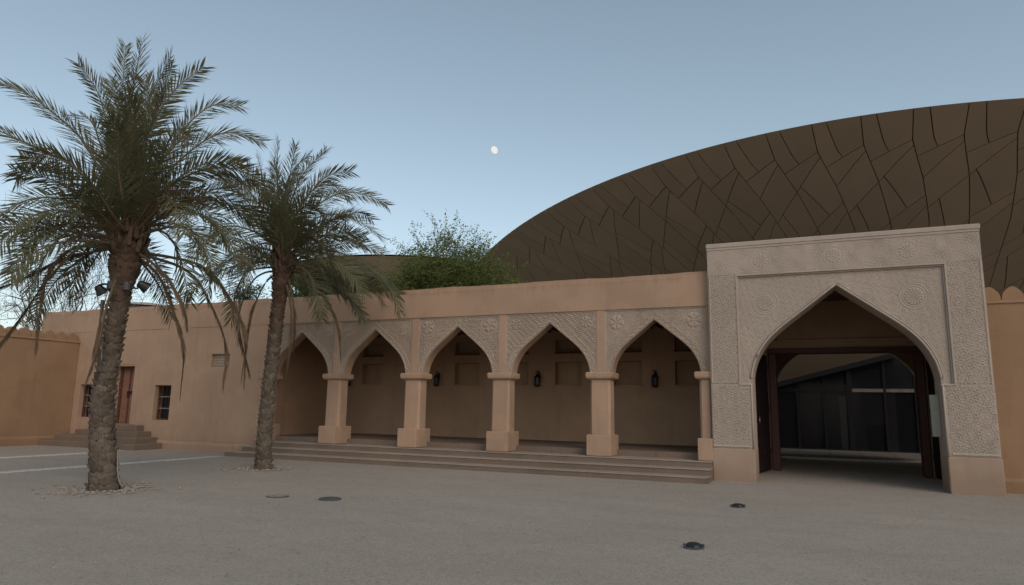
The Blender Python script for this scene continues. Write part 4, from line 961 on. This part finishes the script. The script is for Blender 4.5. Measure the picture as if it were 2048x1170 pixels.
# ================================================================== TREES
def leaf_tree(name, base, height, blobs, nleaf, lsize, mat, label, seed, trunk_r=.14, twig_group=None, branches=26, cat='tree', airy=0):
    q = random.Random(seed); o = thing(name, tuple(base), label, cat, twig_group); B = Vector(base)
    b = MB(); tips = []
    tr = [B+Vector((q.uniform(-.1, .1)*k, q.uniform(-.1, .1)*k, height*.42*k/4)) for k in range(5)]; b.tube([B-Vector((0, 0, .1))]+tr, [trunk_r*1.3]+[trunk_r*(1-.11*k) for k in range(5)], 8)
    for i in range(branches):
        bl = blobs[i % len(blobs)]; c = Vector(bl[0]); e = c+Vector((q.gauss(0, .45)*bl[1][0], q.gauss(0, .45)*bl[1][1], q.gauss(.1, .5)*bl[1][2]))
        s = tr[q.randrange(2, 5)]; m1 = s.lerp(e, .4)+Vector((q.gauss(0, .15), q.gauss(0, .15), .2)); m2 = s.lerp(e, .75)+Vector((q.gauss(0, .12), q.gauss(0, .12), .1))
        b.tube([s, m1, m2, e], [trunk_r*.45, trunk_r*.26, trunk_r*.14, .008], 5, cap=False); tips.append((m2, e))
    b.build('trunk', M['bark'], o)
    b = MB()
    def leaf(c, s):
        d = Vector((q.gauss(0, 1), q.gauss(0, 1), q.gauss(0, .7))).normalized(); e = d.cross(Vector((q.gauss(0, 1), q.gauss(0, 1), q.gauss(0, 1)))).normalized()
        b.add([c-d*s, c+e*s*.42, c+d*s, c-e*s*.42], [(0, 1, 2, 3)])
    tw = [B]; 
    tot = sum(bl[2] for bl in blobs)
    for bl in blobs:
        c, r_, wgt = Vector(bl[0]), bl[1], bl[2]; ncl = max(3, int(nleaf*wgt/tot/22))
        for _ in range(ncl):
            dv = Vector((q.gauss(0, .5), q.gauss(0, .5), q.gauss(0, .5))); k = c+Vector((dv.x*r_[0], dv.y*r_[1], dv.z*r_[2]))
            for _ in range(22): leaf(k+Vector((q.gauss(0, .16), q.gauss(0, .16), q.gauss(0, .13))), lsize*q.uniform(.6, 1.3))
    for _ in range(airy):   # airy sprays that stick out of the crown
        bl = blobs[q.randrange(len(blobs))]; c = Vector(bl[0]); az = q.uniform(0, 6.28); el = q.uniform(.3, 1.4); dv = Vector((math.cos(az)*math.cos(el), math.sin(az)*math.cos(el), math.sin(el)))
        s0 = c+Vector((dv.x*bl[1][0], dv.y*bl[1][1], dv.z*bl[1][2]))*.35; L = q.uniform(.7, 1.7)*max(bl[1])*.75; bend = Vector((q.gauss(0, .25), q.gauss(0, .25), q.uniform(-.25, .1)))
        for k in range(int(L*26)):
            t = k/(L*26); p = s0+dv*L*t+bend*t*t; leaf(p+Vector((q.gauss(0, .045), q.gauss(0, .045), q.gauss(0, .045))), lsize*q.uniform(.6, 1.1))
    b.build('crown', mat, o)
    return o
TY = 26.0
tb = lambda x, y, Y=TY: tuple(on_y(x, y, Y))
def at(x, y, Y, dy=0): p = on_y(x, y, Y); return (p.x, p.y+dy, p.z)
leaf_tree('green_tree', (on_y(890, 600, TY).x, TY, 0), 7.5, [(at(890, 560, TY), (2.4, 1.6, .9), 5), (at(840, 570, TY, .6), (1.6, 1.2, .7), 3), (at(955, 560, TY, -.3), (1.3, 1.2, .9), 3), (at(895, 500, TY), (1.4, 1.2, .9), 1.2), (at(942, 510, TY, .3), (1.1, 1.0, .9), .9), (at(850, 530, TY), (1.5, 1.0, .6), 1.3), (at(800, 585, TY), (1.4, 1.2, .5), 2.0), (at(1000, 585, TY), (1.6, 1.2, .5), 1.6)],
          36000, .056, M['leaf'], 'airy bright green tree rising above the arcade roof beside the museum disc', 5, airy=150, branches=40)
leaf_tree('dark_tree', (on_y(660, 600, 27).x, 27, 0), 6.5, [(at(650, 575, 27), (2.2, 1.5, .7), 3), (at(720, 580, 27), (2.0, 1.5, .7), 3), (at(600, 590, 27), (1.4, 1.2, .5), 1.5)], 13000, .065, M['leafdark'], 'dark green tree behind the parapet and the shorter palm crown', 8, airy=14)
leaf_tree('dark_shrub', (on_y(492, 590, 26).x, 26, 0), 6, [(at(492, 590, 26), (.8, .8, .5), 1)], 1800, .06, M['leafdark'], 'small dark tree top peeping over the parapet between the palms', 9, airy=8)
def bare_tree(base, label, seed):
    q = random.Random(seed); o = thing('bare_tree', tuple(base), label, 'tree'); b = MB(); lf = MB()
    def grow(p, d, L, r_, depth):
        n_ = 4; pts_ = [p]; 
        for k in range(n_): d = (d+Vector((q.gauss(0, .2), q.gauss(0, .2), q.gauss(.02, .14)))).normalized(); p = p+d*L/n_; pts_.append(p)
        b.tube(pts_, [r_*(1-.14*k) for k in range(n_+1)], 6 if depth < 2 else 3, cap=False)
        if depth >= 3:
            for _ in range(12):
                t = q.random(); k = pts_[min(int(t*n_), n_-1)].lerp(pts_[min(int(t*n_)+1, n_)], t*n_ % 1)+Vector((q.gauss(0, .12), q.gauss(0, .12), q.gauss(0, .1))); e = Vector((q.gauss(0, 1), q.gauss(0, 1), q.gauss(0, 1))).normalized(); f_ = e.cross(Vector((0, 0, 1))).normalized(); s_ = q.uniform(.025, .06)
                lf.add([k-e*s_, k+f_*s_*.35, k+e*s_, k-f_*s_*.35], [(0, 1, 2, 3)])
        if depth < 5:
            for k in range(q.choice((3, 3, 4)) if depth else 6):
                a = q.uniform(0, 6.28); sp = q.uniform(.45, .95); e = d.cross(Vector((math.cos(a), math.sin(a), .3))).normalized(); grow(pts_[q.randrange(2, n_+1)], (d*math.cos(sp)+e*math.sin(sp)+Vector((0, 0, .08))).normalized(), L*q.uniform(.62, .84), r_*.52, depth+1)
    grow(Vector(base), Vector((0, 0, 1)), 4.3, .17, 0)
    b.build('trunk', M['bark'], o); lf.build('crown', M['leafgrey'], o)
c = on_y(85, 690, 22.5); bare_tree((c.x, 22.5, 0), 'bare twiggy grey tree behind the courtyard wall at left', 21)
c = on_y(-10, 690, 26); bare_tree((c.x, 26, 0), 'thin bare tree at the far left edge behind the wall', 33)

# ================================================================== MOON
d = ray(989, 300).normalized(); c = CAM+d*3000
b = MB(); ns_, nr_ = 24, 14
for i in range(nr_+1):
    ph = math.pi*i/nr_
    for j in range(ns_): th = 2*math.pi*j/ns_; b.v.append((math.sin(ph)*math.cos(th), math.cos(ph), math.sin(ph)*math.sin(th)))
for i in range(nr_):
    for j in range(ns_): b.f.append((i*ns_+j, i*ns_+(j+1) % ns_, (i+1)*ns_+(j+1) % ns_, (i+1)*ns_+j)); b.mi.append(0)
mo = b.build('moon', M['moon'], smooth=True); k = 3000*7.4/FPX; mo.location = c
tag(mo, 'small pale gibbous moon high over the arcade', 'moon')
basis = Matrix((rgt, -d, rgt.cross(-d))).transposed().to_4x4()
mo.rotation_euler = (basis @ Matrix.Rotation(R(28), 4, 'Y')).to_euler(); mo.scale = (k*.84, k, k*1.02)
